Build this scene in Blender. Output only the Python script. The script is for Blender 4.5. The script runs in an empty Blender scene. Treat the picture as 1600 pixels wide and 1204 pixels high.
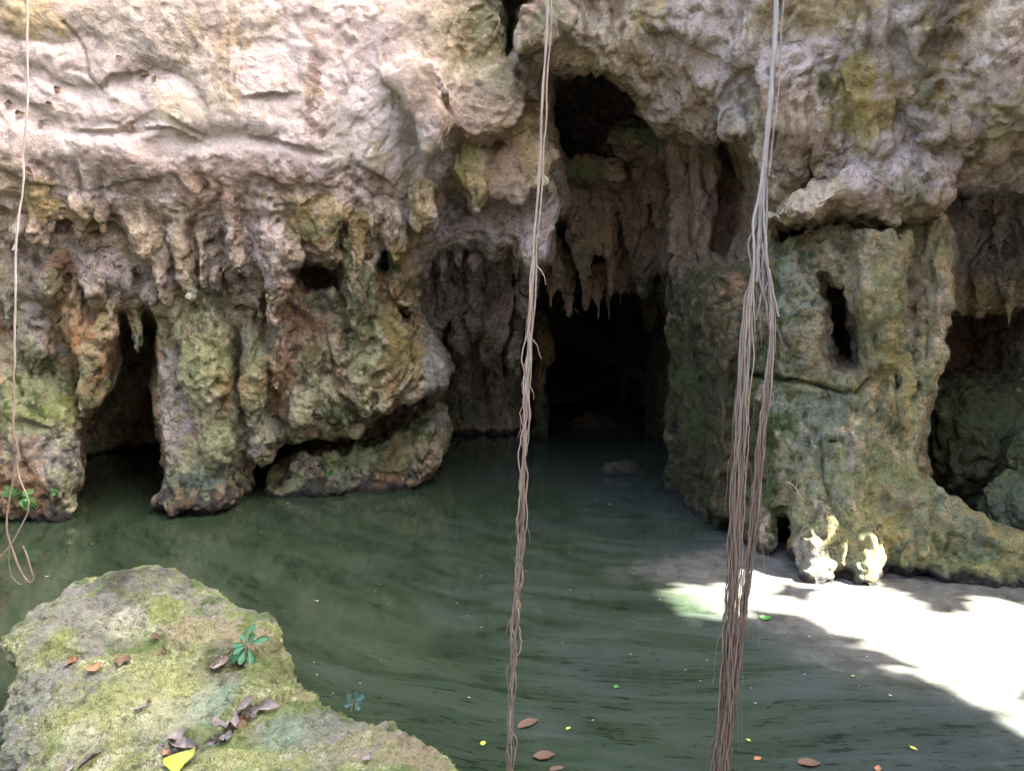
import bpy, math, random
import numpy as np
from mathutils import Vector, Matrix
from mathutils.bvhtree import BVHTree

R = math.radians
scene = bpy.context.scene
random.seed(7)
rng = np.random.default_rng(7)

# ------------------------------------------------------------------ camera
FPX = 1209.0                      # focal length in photo pixels (photo is 1600 x 1204)
CAM = np.array((0.0, 0.0, 2.0))
PITCH = R(-6.0)
cam_d = bpy.data.cameras.new('camera')
cam_d.sensor_width = 36.0
cam_d.lens = 36.0 * FPX / 1600.0
cam_d.clip_start = 0.05
cam_d.clip_end = 2000.0
cam = bpy.data.objects.new('camera', cam_d)
scene.collection.objects.link(cam)
cam.location = CAM
cam.rotation_euler = (R(90.0) + PITCH, 0, 0)
scene.camera = cam

# ------------------------------------------------------------------ world and sun
SUN_EL, SUN_AZ = R(41.0), R(100.0)         # azimuth clockwise from +Y: low over the right bank
SUN_DIR = np.array((math.sin(SUN_AZ) * math.cos(SUN_EL), math.cos(SUN_AZ) * math.cos(SUN_EL), math.sin(SUN_EL)))
world = bpy.data.worlds.new('World')
scene.world = world
world.use_nodes = True
wn = world.node_tree.nodes
sky = wn.new('ShaderNodeTexSky')
sky.sky_type = 'NISHITA'
sky.sun_disc = False
sky.sun_elevation = SUN_EL
sky.sun_rotation = SUN_AZ
sky.dust_density = 6.0
sky.air_density = 0.6
sky.ozone_density = 0.6
wn['Background'].inputs['Strength'].default_value = 0.15
world.node_tree.links.new(sky.outputs[0], wn['Background'].inputs[0])
sun_d = bpy.data.lights.new('sun', 'SUN')
sun_d.energy = 5.0
sun_d.angle = R(0.53)
sun_d.color = (1.0, 0.97, 0.92)
sun = bpy.data.objects.new('sun', sun_d)
scene.collection.objects.link(sun)
sun.rotation_euler = Vector(SUN_DIR).to_track_quat('Z', 'Y').to_euler()
sun.location = (14, -1, 10)

vs = scene.view_settings
vs.view_transform = 'Standard'
vs.look = 'None'
vs.exposure = 4.3
vs.gamma = 1.0
vs.use_curve_mapping = False
scene.cycles.max_bounces = 6
scene.cycles.diffuse_bounces = 1
scene.cycles.use_denoising = True
scene.cycles.use_adaptive_sampling = True
scene.cycles.adaptive_threshold = 0.006
scene.cycles.use_light_tree = False

# ------------------------------------------------------------------ helpers
COL = scene.collection
CP, SP = math.cos(PITCH), math.sin(PITCH)


def at(px, py, Y):
    """World point at distance Y (along world y) seen at photo pixel (px, py)."""
    a, b = (px - 800.0) / FPX, (602.0 - py) / FPX
    d = np.array((a, CP - b * SP, SP + b * CP))
    return CAM + d * (Y / d[1])


def ray(px, py):
    a, b = (px - 800.0) / FPX, (602.0 - py) / FPX
    d = np.array((a, CP - b * SP, SP + b * CP))
    return d / np.linalg.norm(d)


def on_water(px, py, z=0.0):
    d = ray(px, py)
    return CAM + d * ((z - CAM[2]) / d[2])


def _hash(ix, iy, iz, seed):
    h = (ix * 374761393 + iy * 668265263 + iz * 2147483647 + seed * 1274126177) & 0xFFFFFFFF
    h = ((h ^ (h >> 13)) * 1274126177) & 0xFFFFFFFF
    h = ((h ^ (h >> 16)) * 2246822519) & 0xFFFFFFFF
    return h ^ (h >> 15)


_G = rng.normal(size=(256, 3))
_G = (_G / np.linalg.norm(_G, axis=1)[:, None]).astype(np.float32)


def perlin(p, seed=0):
    """Gradient noise, about -1..1, at points p (N,3)."""
    p = np.asarray(p, np.float64)
    i = np.floor(p).astype(np.int64)
    f = (p - i).astype(np.float32)
    u = f * f * f * (f * (f * 6 - 15) + 10)
    out = np.zeros(len(p), np.float32)
    for dx in (0, 1):
        wx = u[:, 0] if dx else 1 - u[:, 0]
        for dy in (0, 1):
            wy = wx * (u[:, 1] if dy else 1 - u[:, 1])
            for dz in (0, 1):
                g = _G[_hash(i[:, 0] + dx, i[:, 1] + dy, i[:, 2] + dz, seed) & 255]
                w = wy * (u[:, 2] if dz else 1 - u[:, 2])
                out += w * (g[:, 0] * (f[:, 0] - dx) + g[:, 1] * (f[:, 1] - dy) + g[:, 2] * (f[:, 2] - dz))
    return out * 1.6


def fbm(p, octaves=4, seed=0, gain=0.5):
    out, a, q = 0, 1.0, np.array(p, np.float64)
    for o in range(octaves):
        out = out + a * perlin(q, seed + o * 17)
        q = q * 2.03 + 11.3
        a *= gain
    return out


def ridged(p, octaves=3, seed=0):
    out, a, q = 0, 1.0, np.array(p, np.float64)
    for o in range(octaves):
        out = out + a * (1 - np.abs(perlin(q, seed + o * 13)) * 2)
        q = q * 2.1 + 7.7
        a *= 0.5
    return out


def worley(p, seed=0):
    """Distance to the nearest scattered point (cell noise)."""
    p = np.asarray(p, np.float32)
    i = np.floor(p).astype(np.int64)
    f = p - i.astype(np.float32)
    best = np.full(len(p), 9.0, np.float32)
    for dx in (-1, 0, 1):
        for dy in (-1, 0, 1):
            for dz in (-1, 0, 1):
                h = _hash(i[:, 0] + dx, i[:, 1] + dy, i[:, 2] + dz, seed)
                q = ((h & 1023).astype(np.float32) / 1023 + dx - f[:, 0]) ** 2
                q += (((h >> 10) & 1023).astype(np.float32) / 1023 + dy - f[:, 1]) ** 2
                q += (((h >> 20) & 1023).astype(np.float32) / 1023 + dz - f[:, 2]) ** 2
                np.minimum(best, q, out=best)
    return np.sqrt(best)


def sstep(a, b, x):
    t = np.clip((x - a) / (b - a), 0, 1)
    return t * t * (3 - 2 * t)


def smin(a, b, k):
    h = np.clip(k - np.abs(a - b), 0, None)
    return np.minimum(a, b) - h * h / (4 * k)


def poly_sd(pts, X, Z):
    """Signed distance to polygon (negative inside) at arrays X, Z."""
    n = len(pts)
    d = np.full(X.shape, 1e9, np.float32)
    ins = np.zeros(X.shape, bool)
    for i in range(n):
        ax, az = pts[i]
        bx, bz = pts[(i + 1) % n]
        ex, ez = bx - ax, bz - az
        wx, wz = X - ax, Z - az
        t = np.clip((wx * ex + wz * ez) / (ex * ex + ez * ez + 1e-12), 0, 1)
        d = np.minimum(d, (wx - ex * t) ** 2 + (wz - ez * t) ** 2)
        c = (az > Z) != (bz > Z)
        with np.errstate(divide='ignore', invalid='ignore'):
            xi = ax + (Z - az) / (bz - az if bz != az else 1e-9) * ex
        ins ^= c & (X < xi)
    d = np.sqrt(d)
    return np.where(ins, -d, d)


class Field:
    """A voxel field of rock: negative inside. Shapes are added and carved in world space."""

    def __init__(self, lo, hi, h):
        self.lo, self.h = np.array(lo, float), h
        self.n = np.ceil((np.array(hi) - lo) / h).astype(int) + 1
        self.ax = [(lo[i] + h * np.arange(self.n[i])).astype(np.float32) for i in range(3)]
        self.S = np.full(self.n, 10.0, np.float32)
        self.fid = np.zeros(self.n, np.int16)
        X, Z = np.meshgrid(self.ax[0], self.ax[2], indexing='ij')
        q = np.stack([X.ravel(), np.zeros(X.size), Z.ravel()], 1)
        w = 0.028
        self.WX = (X.ravel() + w * fbm(q * 2.6, 3, 101)).reshape(X.shape).astype(np.float32)
        self.WZ = (Z.ravel() + w * fbm(q * 2.6, 3, 202)).reshape(X.shape).astype(np.float32)

    def box(self, lo, hi):
        s = []
        for i in range(3):
            a = int(np.clip(math.floor((lo[i] - self.lo[i]) / self.h), 0, self.n[i]))
            b = int(np.clip(math.ceil((hi[i] - self.lo[i]) / self.h) + 1, 0, self.n[i]))
            s.append(slice(a, b))
        return tuple(s)

    def put(self, s, d, fid, k):
        cur = self.S[s]
        if fid is not None:
            m = d < cur
            self.fid[s][m] = fid
        self.S[s] = smin(cur, d, k)

    def cut(self, s, d, k):
        self.S[s] = -smin(-self.S[s], d, k)

    # ----- round cone, y squashed
    def _cone(self, a, b, ra, rb, sq, m):
        lo = np.minimum(a, b) - max(ra, rb) * max(1, sq) - m
        hi = np.maximum(a, b) + max(ra, rb) * max(1, sq) + m
        s = self.box(lo, hi)
        x = self.ax[0][s[0]][:, None, None]
        y = self.ax[1][s[1]][None, :, None]
        z = self.ax[2][s[2]][None, None, :]
        ab = b - a
        L = float(ab @ ab) + 1e-9
        t = np.clip(((x - a[0]) * ab[0] + (y - a[1]) * ab[1] + (z - a[2]) * ab[2]) / L, 0, 1)
        d = np.sqrt((x - a[0] - t * ab[0]) ** 2 + ((y - a[1] - t * ab[1]) / sq) ** 2 + (z - a[2] - t * ab[2]) ** 2)
        return s, (d - (ra + (rb - ra) * t)).astype(np.float32)

    def cone(self, a, b, ra, rb, fid=None, k=0.06, sq=1.0):
        s, d = self._cone(np.array(a, float), np.array(b, float), ra, rb, sq, k + 0.1)
        self.put(s, d, fid, k)

    def cut_cone(self, a, b, ra, rb, k=0.06, sq=1.0):
        s, d = self._cone(np.array(a, float), np.array(b, float), ra, rb, sq, k + 0.1)
        self.cut(s, d, k)

    def chain(self, pts, fid=None, k=0.06, sq=1.0):
        """pts: (px, py, Y, radius in pixels)."""
        for p, q in zip(pts[:-1], pts[1:]):
            self.cone(at(*p[:3]), at(*q[:3]), p[3] * p[2] / FPX, q[3] * q[2] / FPX, fid, k, sq)

    def cut_chain(self, pts, k=0.06, sq=1.0):
        for p, q in zip(pts[:-1], pts[1:]):
            self.cut_cone(at(*p[:3]), at(*q[:3]), p[3] * p[2] / FPX, q[3] * q[2] / FPX, k, sq)

    def ell(self, c, r, fid=None, k=0.1, cut=False):
        c, r = np.array(c, float), np.array(r, float)
        s = self.box(c - r - k - 0.1, c + r + k + 0.1)
        x = (self.ax[0][s[0]][:, None, None] - c[0]) / r[0]
        y = (self.ax[1][s[1]][None, :, None] - c[1]) / r[1]
        z = (self.ax[2][s[2]][None, None, :] - c[2]) / r[2]
        q = np.sqrt(x * x + y * y + z * z)
        g = np.sqrt((x / r[0]) ** 2 + (y / r[1]) ** 2 + (z / r[2]) ** 2) + 1e-6
        d = (q * (q - 1) / g).astype(np.float32)
        if cut:
            self.cut(s, d, k)
        else:
            self.put(s, d, fid, k)

    # ----- outline seen at distance Y, given a pillowed front and a back
    def lobe(self, pts, Y, bulge, rad, fid=None, k=0.05, back=0.6, tilt=0.0):
        """pts in photo pixels at distance Y. The front swells towards -y by bulge over rad metres from the rim.
        tilt: metres the front leans towards the viewer per metre of height."""
        w = np.array([at(x, y, Y) for x, y in pts])
        P = w[:, [0, 2]]
        zm = P[:, 1].mean()
        m = k + 0.12
        ext = abs(tilt) * (P[:, 1].max() - P[:, 1].min())
        s = self.box((P[:, 0].min() - m, Y - bulge - m - ext, P[:, 1].min() - m), (P[:, 0].max() + m, Y + back + m, P[:, 1].max() + m))
        sx, sz = s[0], s[2]
        d2 = poly_sd(P, self.WX[sx, sz], self.WZ[sx, sz])
        t = np.clip(-d2 / rad, 0, 1)
        yf = Y - bulge * np.sqrt(1 - (1 - t) ** 2) - tilt * (self.ax[2][sz][None, :] - zm)
        y = self.ax[1][s[1]][None, :, None]
        d = np.maximum(np.maximum((yf[:, None, :] - y) * 0.7, d2[:, None, :]), y - (Y + back))
        self.put(s, d.astype(np.float32), fid, k)

    def hole(self, pts, Y, y0, y1, k=0.08, grow=0.0, run=False):
        """Carve the outline pts (photo pixels at distance Y) from y0 to y1; grow widens it per metre of depth.
        run: the hollow runs back the way one looks into it instead of straight back."""
        w = np.array([at(x, y, Y) for x, y in pts])
        P = w[:, [0, 2]]
        g = max(0, grow * (y1 - Y))
        m = k + 0.15 + g
        sl = (P.mean(0) - CAM[[0, 2]]) / Y if run else np.zeros(2)
        P0, P1 = P + sl * (y0 - Y), P + sl * (y1 - Y)
        Q = np.vstack([P0, P1])
        s = self.box((Q[:, 0].min() - m, y0 - m, Q[:, 1].min() - m), (Q[:, 0].max() + m, y1 + m, Q[:, 1].max() + m))
        ya = self.ax[1][s[1]]
        if run:
            X, Z = self.WX[s[0], s[2]], self.WZ[s[0], s[2]]
            dd = np.stack([poly_sd(P, X - sl[0] * (yy - Y), Z - sl[1] * (yy - Y)) - grow * (yy - Y) for yy in ya], 1)
        else:
            d2 = poly_sd(P, self.WX[s[0], s[2]], self.WZ[s[0], s[2]])
            dd = d2[:, None, :] - grow * (ya[None, :, None] - Y)
        y = ya[None, :, None]
        d = np.maximum(dd, np.maximum(y0 - y, y - y1))
        self.cut(s, d.astype(np.float32), k)

    def hole_box(self, lo, hi, r=0.3, k=0.1):
        lo, hi = np.array(lo, float), np.array(hi, float)
        c, e = (lo + hi) / 2, (hi - lo) / 2 - r
        s = self.box(lo - k - 0.1, hi + k + 0.1)
        q = [np.abs(self.ax[i][s[i]] - c[i]) - e[i] for i in range(3)]
        x, y, z = q[0][:, None, None], q[1][None, :, None], q[2][None, None, :]
        d = np.sqrt(np.maximum(x, 0) ** 2 + np.maximum(y, 0) ** 2 + np.maximum(z, 0) ** 2) + np.minimum(np.maximum(np.maximum(x, y), z), 0) - r
        self.cut(s, d.astype(np.float32), k)

    def mesh(self):
        """Surface nets: vertices, quads, shape id of each quad."""
        S, h = self.S, self.h
        nx, ny, nz = S.shape
        ins = S < 0
        c = np.zeros((nx - 1, ny - 1, nz - 1), np.int8)
        for dx in (0, 1):
            for dy in (0, 1):
                for dz in (0, 1):
                    c += ins[dx:nx - 1 + dx, dy:ny - 1 + dy, dz:nz - 1 + dz]
        act = (c > 0) & (c < 8)
        ci = np.argwhere(act)
        idx = np.full(act.shape, -1, np.int64)
        idx[act] = np.arange(len(ci))
        acc = np.zeros((len(ci), 3))
        cnt = np.zeros(len(ci))
        cor = [(a, b, d) for a in (0, 1) for b in (0, 1) for d in (0, 1)]
        val = {o: S[ci[:, 0] + o[0], ci[:, 1] + o[1], ci[:, 2] + o[2]] for o in cor}
        for o in cor:
            for axn in range(3):
                if o[axn] == 0:
                    p = list(o)
                    p[axn] = 1
                    p = tuple(p)
                    a, b = val[o], val[p]
                    m = (a < 0) != (b < 0)
                    t = a / np.where(m, a - b, 1)
                    pos = np.repeat(np.array(o, float)[None], len(ci), 0)
                    pos[:, axn] = t
                    acc += pos * m[:, None]
                    cnt += m
        V = self.lo + h * (ci + acc / np.maximum(cnt, 1)[:, None])
        quads, ids = [], []
        for axn in range(3):
            sl0 = [slice(1, -1)] * 3
            sl1 = [slice(1, -1)] * 3
            sl0[axn] = slice(0, -1)
            sl1[axn] = slice(1, None)
            a, b = ins[tuple(sl0)], ins[tuple(sl1)]
            e = np.argwhere(a != b)
            off = np.array([1, 1, 1])
            off[axn] = 0
            g = e + off                     # voxel index of the edge start
            u, v = (axn + 1) % 3, (axn + 2) % 3
            q = []
            for du, dv in ((0, 0), (1, 0), (1, 1), (0, 1)):
                t = g.copy()
                t[:, u] -= 1 - du
                t[:, v] -= 1 - dv
                q.append(idx[t[:, 0], t[:, 1], t[:, 2]])
            q = np.stack(q, 1)
            flip = ~a[tuple(e.T)]
            q[flip] = q[flip][:, ::-1]
            quads.append(q)
            g2 = g.copy()
            g2[flip, axn] += 1               # the voxel inside the rock carries the id
            ids.append(self.fid[g2[:, 0], g2[:, 1], g2[:, 2]])
        return V, np.concatenate(quads), np.concatenate(ids)


def subdivide(V, Q, ids):
    e = np.concatenate([Q[:, [0, 1]], Q[:, [1, 2]], Q[:, [2, 3]], Q[:, [3, 0]]])
    es = np.sort(e, 1)
    key = es[:, 0] * len(V) + es[:, 1]
    uk, inv = np.unique(key, return_inverse=True)
    a, b = uk // len(V), uk % len(V)
    n, ne, nq = len(V), len(uk), len(Q)
    fc = V[Q].mean(1)
    E = (V[a] + V[b]) / 2
    inv = inv.reshape(4, nq)
    em = [n + inv[i] for i in range(4)]
    fci = n + ne + np.arange(nq)
    W = np.concatenate([V, E, fc])
    out = np.concatenate([np.stack([Q[:, i], em[i], fci, em[i - 1]], 1) for i in range(4)])
    return W, out, np.tile(ids, 4)


def smooth(V, Q, it=1, lam=0.5):
    e = np.concatenate([Q[:, [0, 1]], Q[:, [1, 2]], Q[:, [2, 3]], Q[:, [3, 0]]])
    for _ in range(it):
        acc = np.zeros_like(V)
        for i in range(3):
            acc[:, i] = np.bincount(e[:, 0], V[e[:, 1], i], len(V)) + np.bincount(e[:, 1], V[e[:, 0], i], len(V))
        cnt = np.bincount(e[:, 0], minlength=len(V)) + np.bincount(e[:, 1], minlength=len(V))
        V = V + lam * (acc / np.maximum(cnt, 1)[:, None] - V)
    return V


def normals(V, Q):
    fn = np.cross(V[Q[:, 2]] - V[Q[:, 0]], V[Q[:, 3]] - V[Q[:, 1]])
    N = np.zeros_like(V)
    for j in range(4):
        for i in range(3):
            N[:, i] += np.bincount(Q[:, j], fn[:, i], len(V))
    return N / (np.linalg.norm(N, axis=1)[:, None] + 1e-12)


def mesh_object(name, V, F, mat, parent=None, col=None, nrm=None, smooth_shade=True):
    me = bpy.data.meshes.new(name)
    F = np.asarray(F)
    k = F.shape[1]
    me.vertices.add(len(V))
    me.vertices.foreach_set('co', np.asarray(V, np.float32).ravel())
    me.loops.add(F.size)
    me.loops.foreach_set('vertex_index', F.astype(np.int32).ravel())
    me.polygons.add(len(F))
    me.polygons.foreach_set('loop_start', (np.arange(len(F)) * k).astype(np.int32))
    me.polygons.foreach_set('use_smooth', np.full(len(F), smooth_shade))
    me.update(calc_edges=True)
    if col is not None:
        ca = me.attributes.new('rock_colour', 'FLOAT_COLOR', 'POINT')
        c4 = np.ones((len(V), 4), np.float32)
        c4[:, :col.shape[1]] = col
        ca.data.foreach_set('color', c4.ravel())
    if nrm is not None:
        me.normals_split_custom_set_from_vertices(nrm.astype(np.float32).tolist())
    if mat:
        me.materials.append(mat)
    o = bpy.data.objects.new(name, me)
    COL.objects.link(o)
    o.parent = parent
    return o


def tag(o, label=None, category=None, group=None, kind=None):
    for k, v in (('label', label), ('category', category), ('group', group), ('kind', kind)):
        if v:
            o[k] = v
    return o


def empty(name, loc=(0, 0, 0)):
    o = bpy.data.objects.new(name, None)
    o.empty_display_size = 0.1
    COL.objects.link(o)
    o.location = loc
    return o


def tube(pts, rad, sides=6):
    pts = np.asarray(pts, float)
    rad = np.broadcast_to(np.asarray(rad, float), (len(pts),))
    T = np.gradient(pts, axis=0)
    T /= np.linalg.norm(T, axis=1)[:, None] + 1e-9
    ref = np.where(np.abs(T[:, 1:2]) > 0.9, np.array([[1.0, 0, 0]]), np.array([[0, 1.0, 0]]))
    U = np.cross(T, ref)
    U /= np.linalg.norm(U, axis=1)[:, None] + 1e-9
    W = np.cross(T, U)
    an = np.arange(sides) / sides * 2 * np.pi
    V = (pts[:, None] + rad[:, None, None] * (U[:, None] * np.cos(an)[None, :, None] + W[:, None] * np.sin(an)[None, :, None])).reshape(-1, 3)
    n = len(pts)
    i = np.arange(n - 1)[:, None] * sides
    j = np.arange(sides)[None]
    j2 = (j + 1) % sides
    F = np.stack([i + j, i + j2, i + sides + j2, i + sides + j], -1).reshape(-1, 4)
    return V, F


def spline(pts, n):
    """Smooth resample of a polyline (Catmull-Rom)."""
    P = np.asarray(pts, float)
    P = np.vstack([2 * P[0] - P[1], P, 2 * P[-1] - P[-2]])
    seg = len(P) - 3
    out = []
    for u in np.linspace(0, seg - 1e-6, n):
        i = int(u)
        f = u - i
        a, b, c, d_ = P[i], P[i + 1], P[i + 2], P[i + 3]
        out.append(0.5 * (2 * b + (c - a) * f + (2 * a - 5 * b + 4 * c - d_) * f * f + (3 * b - a - 3 * c + d_) * f ** 3))
    return np.array(out)


# ------------------------------------------------------------------ materials
def new_mat(name):
    m = bpy.data.materials.new(name)
    m.use_nodes = True
    nt = m.node_tree
    return m, nt, nt.nodes['Principled BSDF'], nt.nodes, nt.links


def math_node(nt, op, a, b=None, clamp=False):
    n = nt.nodes.new('ShaderNodeMath')
    n.operation = op
    n.use_clamp = clamp
    for i, v in enumerate((a, b)):
        if v is None:
            continue
        if isinstance(v, (int, float)):
            n.inputs[i].default_value = v
        else:
            nt.links.new(v, n.inputs[i])
    return n.outputs[0]


def tex_noise(nt, vec, scale, detail=6, rough=0.6, dist=0.0):
    n = nt.nodes.new('ShaderNodeTexNoise')
    n.inputs['Scale'].default_value = scale
    n.inputs['Detail'].default_value = detail
    n.inputs['Roughness'].default_value = rough
    n.inputs['Distortion'].default_value = dist
    nt.links.new(vec, n.inputs['Vector'])
    return n.outputs['Fac']


def ramp(nt, fac, stops):
    n = nt.nodes.new('ShaderNodeValToRGB')
    el = n.color_ramp.elements
    while len(el) < len(stops):
        el.new(0.5)
    for e, (p, c) in zip(el, stops):
        e.position = p
        e.color = (*c, 1) if len(c) == 3 else c
    nt.links.new(fac, n.inputs[0])
    return n.outputs[0]


def mix_rgb(nt, fac, a, b, mode='MIX'):
    n = nt.nodes.new('ShaderNodeMix')
    n.data_type = 'RGBA'
    n.blend_type = mode
    for s, v in ((n.inputs[0], fac), (n.inputs[6], a), (n.inputs[7], b)):
        if isinstance(v, (int, float)):
            s.default_value = v
        elif isinstance(v, tuple):
            s.default_value = (*v, 1)
        else:
            nt.links.new(v, s)
    return n.outputs[2]


def rock_material(name, scale=1.0, bump=0.045, speck=0.8, grime_col=(0.055, 0.045, 0.03)):
    """Limestone: the piece's own colours broken up by grime, pale flecks, pits and scalloped relief; damp near the water."""
    m, nt, bs, nd, lk = new_mat(name)
    at_ = nd.new('ShaderNodeAttribute')
    at_.attribute_name = 'rock_colour'
    geo = nd.new('ShaderNodeNewGeometry')
    pos = geo.outputs['Position']
    nz = nd.new('ShaderNodeTexNoise')
    nz.inputs['Scale'].default_value = 7 * scale
    nz.inputs['Detail'].default_value = 5
    nz.inputs['Roughness'].default_value = 0.65
    lk.new(pos, nz.inputs['Vector'])
    sc_ = nd.new('ShaderNodeVectorMath')
    sc_.operation = 'SCALE'
    sc_.inputs['Scale'].default_value = 0.16 / scale
    lk.new(nz.outputs['Color'], sc_.inputs[0])
    wv = nd.new('ShaderNodeVectorMath')
    wv.operation = 'ADD'
    lk.new(pos, wv.inputs[0])
    lk.new(sc_.outputs[0], wv.inputs[1])
    wp = wv.outputs[0]
    n1 = tex_noise(nt, pos, 10 * scale, 6, 0.7)
    n2 = tex_noise(nt, wp, 42 * scale, 5, 0.75)
    mot = ramp(nt, n1, [(0.30, (0.50, 0.46, 0.42)), (0.44, (0.92, 0.90, 0.87)), (0.58, (1.05, 1.05, 1.05)), (0.72, (1.28, 1.27, 1.24))])
    mot2 = ramp(nt, n2, [(0.32, (0.45, 0.42, 0.38)), (0.44, (0.92, 0.91, 0.90)), (0.56, (1.03, 1.03, 1.03)), (0.68, (1.35, 1.34, 1.30))])
    rough_ = nd.new('ShaderNodeMapRange')            # weathered stone is mottled, clean flowstone much less
    lk.new(at_.outputs['Alpha'], rough_.inputs['Value'])
    rough_.inputs['To Min'].default_value = 0.45
    c = mix_rgb(nt, rough_.outputs[0], at_.outputs['Color'], mot, 'MULTIPLY')
    c = mix_rgb(nt, rough_.outputs[0], c, mot2, 'MULTIPLY')
    n9 = tex_noise(nt, pos, 115 * scale, 2, 0.6)
    mot3 = ramp(nt, n9, [(0.34, (0.50, 0.48, 0.45)), (0.46, (0.95, 0.95, 0.94)), (0.56, (1.05, 1.05, 1.05)), (0.68, (1.45, 1.44, 1.40))])
    c = mix_rgb(nt, math_node(nt, 'MULTIPLY', rough_.outputs[0], 0.6), c, mot3, 'MULTIPLY')
    # grime and lichen with ragged edges, in patches
    patch = tex_noise(nt, pos, 2.4 * scale, 4, 0.65)
    g = math_node(nt, 'ADD', tex_noise(nt, wp, 19 * scale, 8, 0.78), math_node(nt, 'MULTIPLY', patch, 0.55))
    gr = nd.new('ShaderNodeMapRange')
    lk.new(g, gr.inputs['Value'])
    gr.inputs['From Min'].default_value = 0.855
    gr.inputs['From Max'].default_value = 0.90
    gf = math_node(nt, 'MULTIPLY', math_node(nt, 'MULTIPLY', gr.outputs[0], speck), at_.outputs['Alpha'])
    c = mix_rgb(nt, gf, c, grime_col)
    vo = nd.new('ShaderNodeTexVoronoi')
    vo.inputs['Scale'].default_value = 24 * scale
    lk.new(wp, vo.inputs['Vector'])
    pm = nd.new('ShaderNodeMapRange')
    lk.new(n1, pm.inputs['Value'])
    pm.inputs['From Min'].default_value = 0.50
    pm.inputs['From Max'].default_value = 0.72
    pm.inputs['To Max'].default_value = 0.32
    pit = nd.new('ShaderNodeMapRange')
    lk.new(math_node(nt, 'SUBTRACT', pm.outputs[0], vo.outputs['Distance']), pit.inputs['Value'])
    pit.inputs['From Min'].default_value = -0.01
    pit.inputs['From Max'].default_value = 0.04
    pf = math_node(nt, 'MULTIPLY', pit.outputs[0], math_node(nt, 'MULTIPLY', rough_.outputs[0], 0.75))
    c = mix_rgb(nt, pf, c, (0.04, 0.033, 0.025))
    lk.new(c, bs.inputs['Base Color'])
    # relief: scallops with sharp crests, grain, pits
    v2 = nd.new('ShaderNodeTexVoronoi')
    v2.inputs['Scale'].default_value = 9 * scale
    lk.new(wp, v2.inputs['Vector'])
    n3 = tex_noise(nt, wp, 20 * scale, 8, 0.75)
    hgt = math_node(nt, 'ADD', math_node(nt, 'MULTIPLY', v2.outputs['Distance'], 0.7), n3)
    hgt = math_node(nt, 'ADD', hgt, math_node(nt, 'MULTIPLY', vo.outputs['Distance'], 0.45))
    hgt = math_node(nt, 'ADD', hgt, math_node(nt, 'MULTIPLY', n9, 0.12))
    hgt = math_node(nt, 'SUBTRACT', hgt, math_node(nt, 'MULTIPLY', pf, 0.5))
    bp = nd.new('ShaderNodeBump')
    lk.new(rough_.outputs[0], bp.inputs['Strength'])
    bp.inputs['Distance'].default_value = bump
    lk.new(hgt, bp.inputs['Height'])
    lk.new(bp.outputs[0], bs.inputs['Normal'])
    # damp rock just above the water line
    sx = nd.new('ShaderNodeSeparateXYZ')
    lk.new(pos, sx.inputs[0])
    wet = nd.new('ShaderNodeMapRange')
    zz = math_node(nt, 'ADD', sx.outputs[2], math_node(nt, 'MULTIPLY', patch, -0.25))
    lk.new(zz, wet.inputs['Value'])
    wet.inputs['From Min'].default_value = -0.05
    wet.inputs['From Max'].default_value = 0.08
    wet.inputs['To Min'].default_value = 0.3
    wet.inputs['To Max'].default_value = 0.9
    lk.new(wet.outputs[0], bs.inputs['Roughness'])
    bs.inputs['Specular IOR Level'].default_value = 0.25
    return m


M_ROCK = rock_material('cave_limestone')
M_BOULDER = rock_material('mossy_limestone', 2.0, 0.03, 0.7, (0.05, 0.055, 0.025))
# ------------------------------------------------------------------ the rock face
FEATS = [dict(name='cave_wall', parent=None)]


def feat(name, **kw):
    FEATS.append(dict(name=name, **kw))
    return len(FEATS) - 1


VOX = 0.034
FD = Field((-7.4, 4.3, -0.45), (7.4, 15.6, 6.0), VOX)
CXS = [-150, 0, 200, 400, 600, 750, 900, 1050, 1200, 1400, 1600, 1780]
CROWS = {
    -220: [5.9, 6.0, 6.1, 6.3, 6.6, 6.9, 6.8, 6.5, 6.1, 5.7, 5.4, 5.3],
    0: [6.1, 6.15, 6.25, 6.45, 6.75, 7.1, 7.1, 6.85, 6.35, 5.85, 5.55, 5.45],
    130: [6.2, 6.3, 6.4, 6.55, 6.9, 7.3, 7.5, 7.2, 6.6, 6.0, 5.7, 5.6],
    260: [6.3, 6.4, 6.5, 6.7, 7.1, 7.7, 7.9, 7.6, 6.8, 6.1, 6.1, 6.1],
    330: [6.58, 6.66, 6.78, 6.92, 7.3, 8.2, 8.4, 7.9, 6.9, 6.35, 6.6, 6.6],
    430: [6.82, 6.88, 7.0, 7.15, 7.7, 8.4, 8.6, 8.0, 6.8, 6.3, 6.6, 6.6],
    550: [7.0, 7.1, 7.3, 7.5, 7.9, 8.5, 8.6, 7.8, 6.55, 6.2, 6.4, 6.4],
    700: [7.2, 7.3, 7.6, 7.9, 8.3, 8.6, 8.6, 7.6, 6.3, 6.0, 6.1, 6.1],
    850: [7.3, 7.4, 7.7, 8.1, 8.5, 8.7, 8.6, 7.5, 5.95, 5.65, 5.6, 5.6],
}
ctl = np.array([at(x, y, Y) for y, row in CROWS.items() for x, Y in zip(CXS, row)])


def tps(p, q, v, lam=0.02):
    def U(r2):
        return np.where(r2 > 0, r2 * np.log(r2 + 1e-12), 0)
    n = len(q)
    K = U(((q[:, None] - q[None]) ** 2).sum(-1)) + lam * np.eye(n)
    P = np.c_[np.ones(n), q]
    A = np.block([[K, P], [P.T, np.zeros((3, 3))]])
    w = np.linalg.solve(A, np.r_[v, np.zeros(3)])
    return U(((p[:, None] - q[None]) ** 2).sum(-1)) @ w[:n] + np.c_[np.ones(len(p)), p] @ w[n:]


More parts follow.
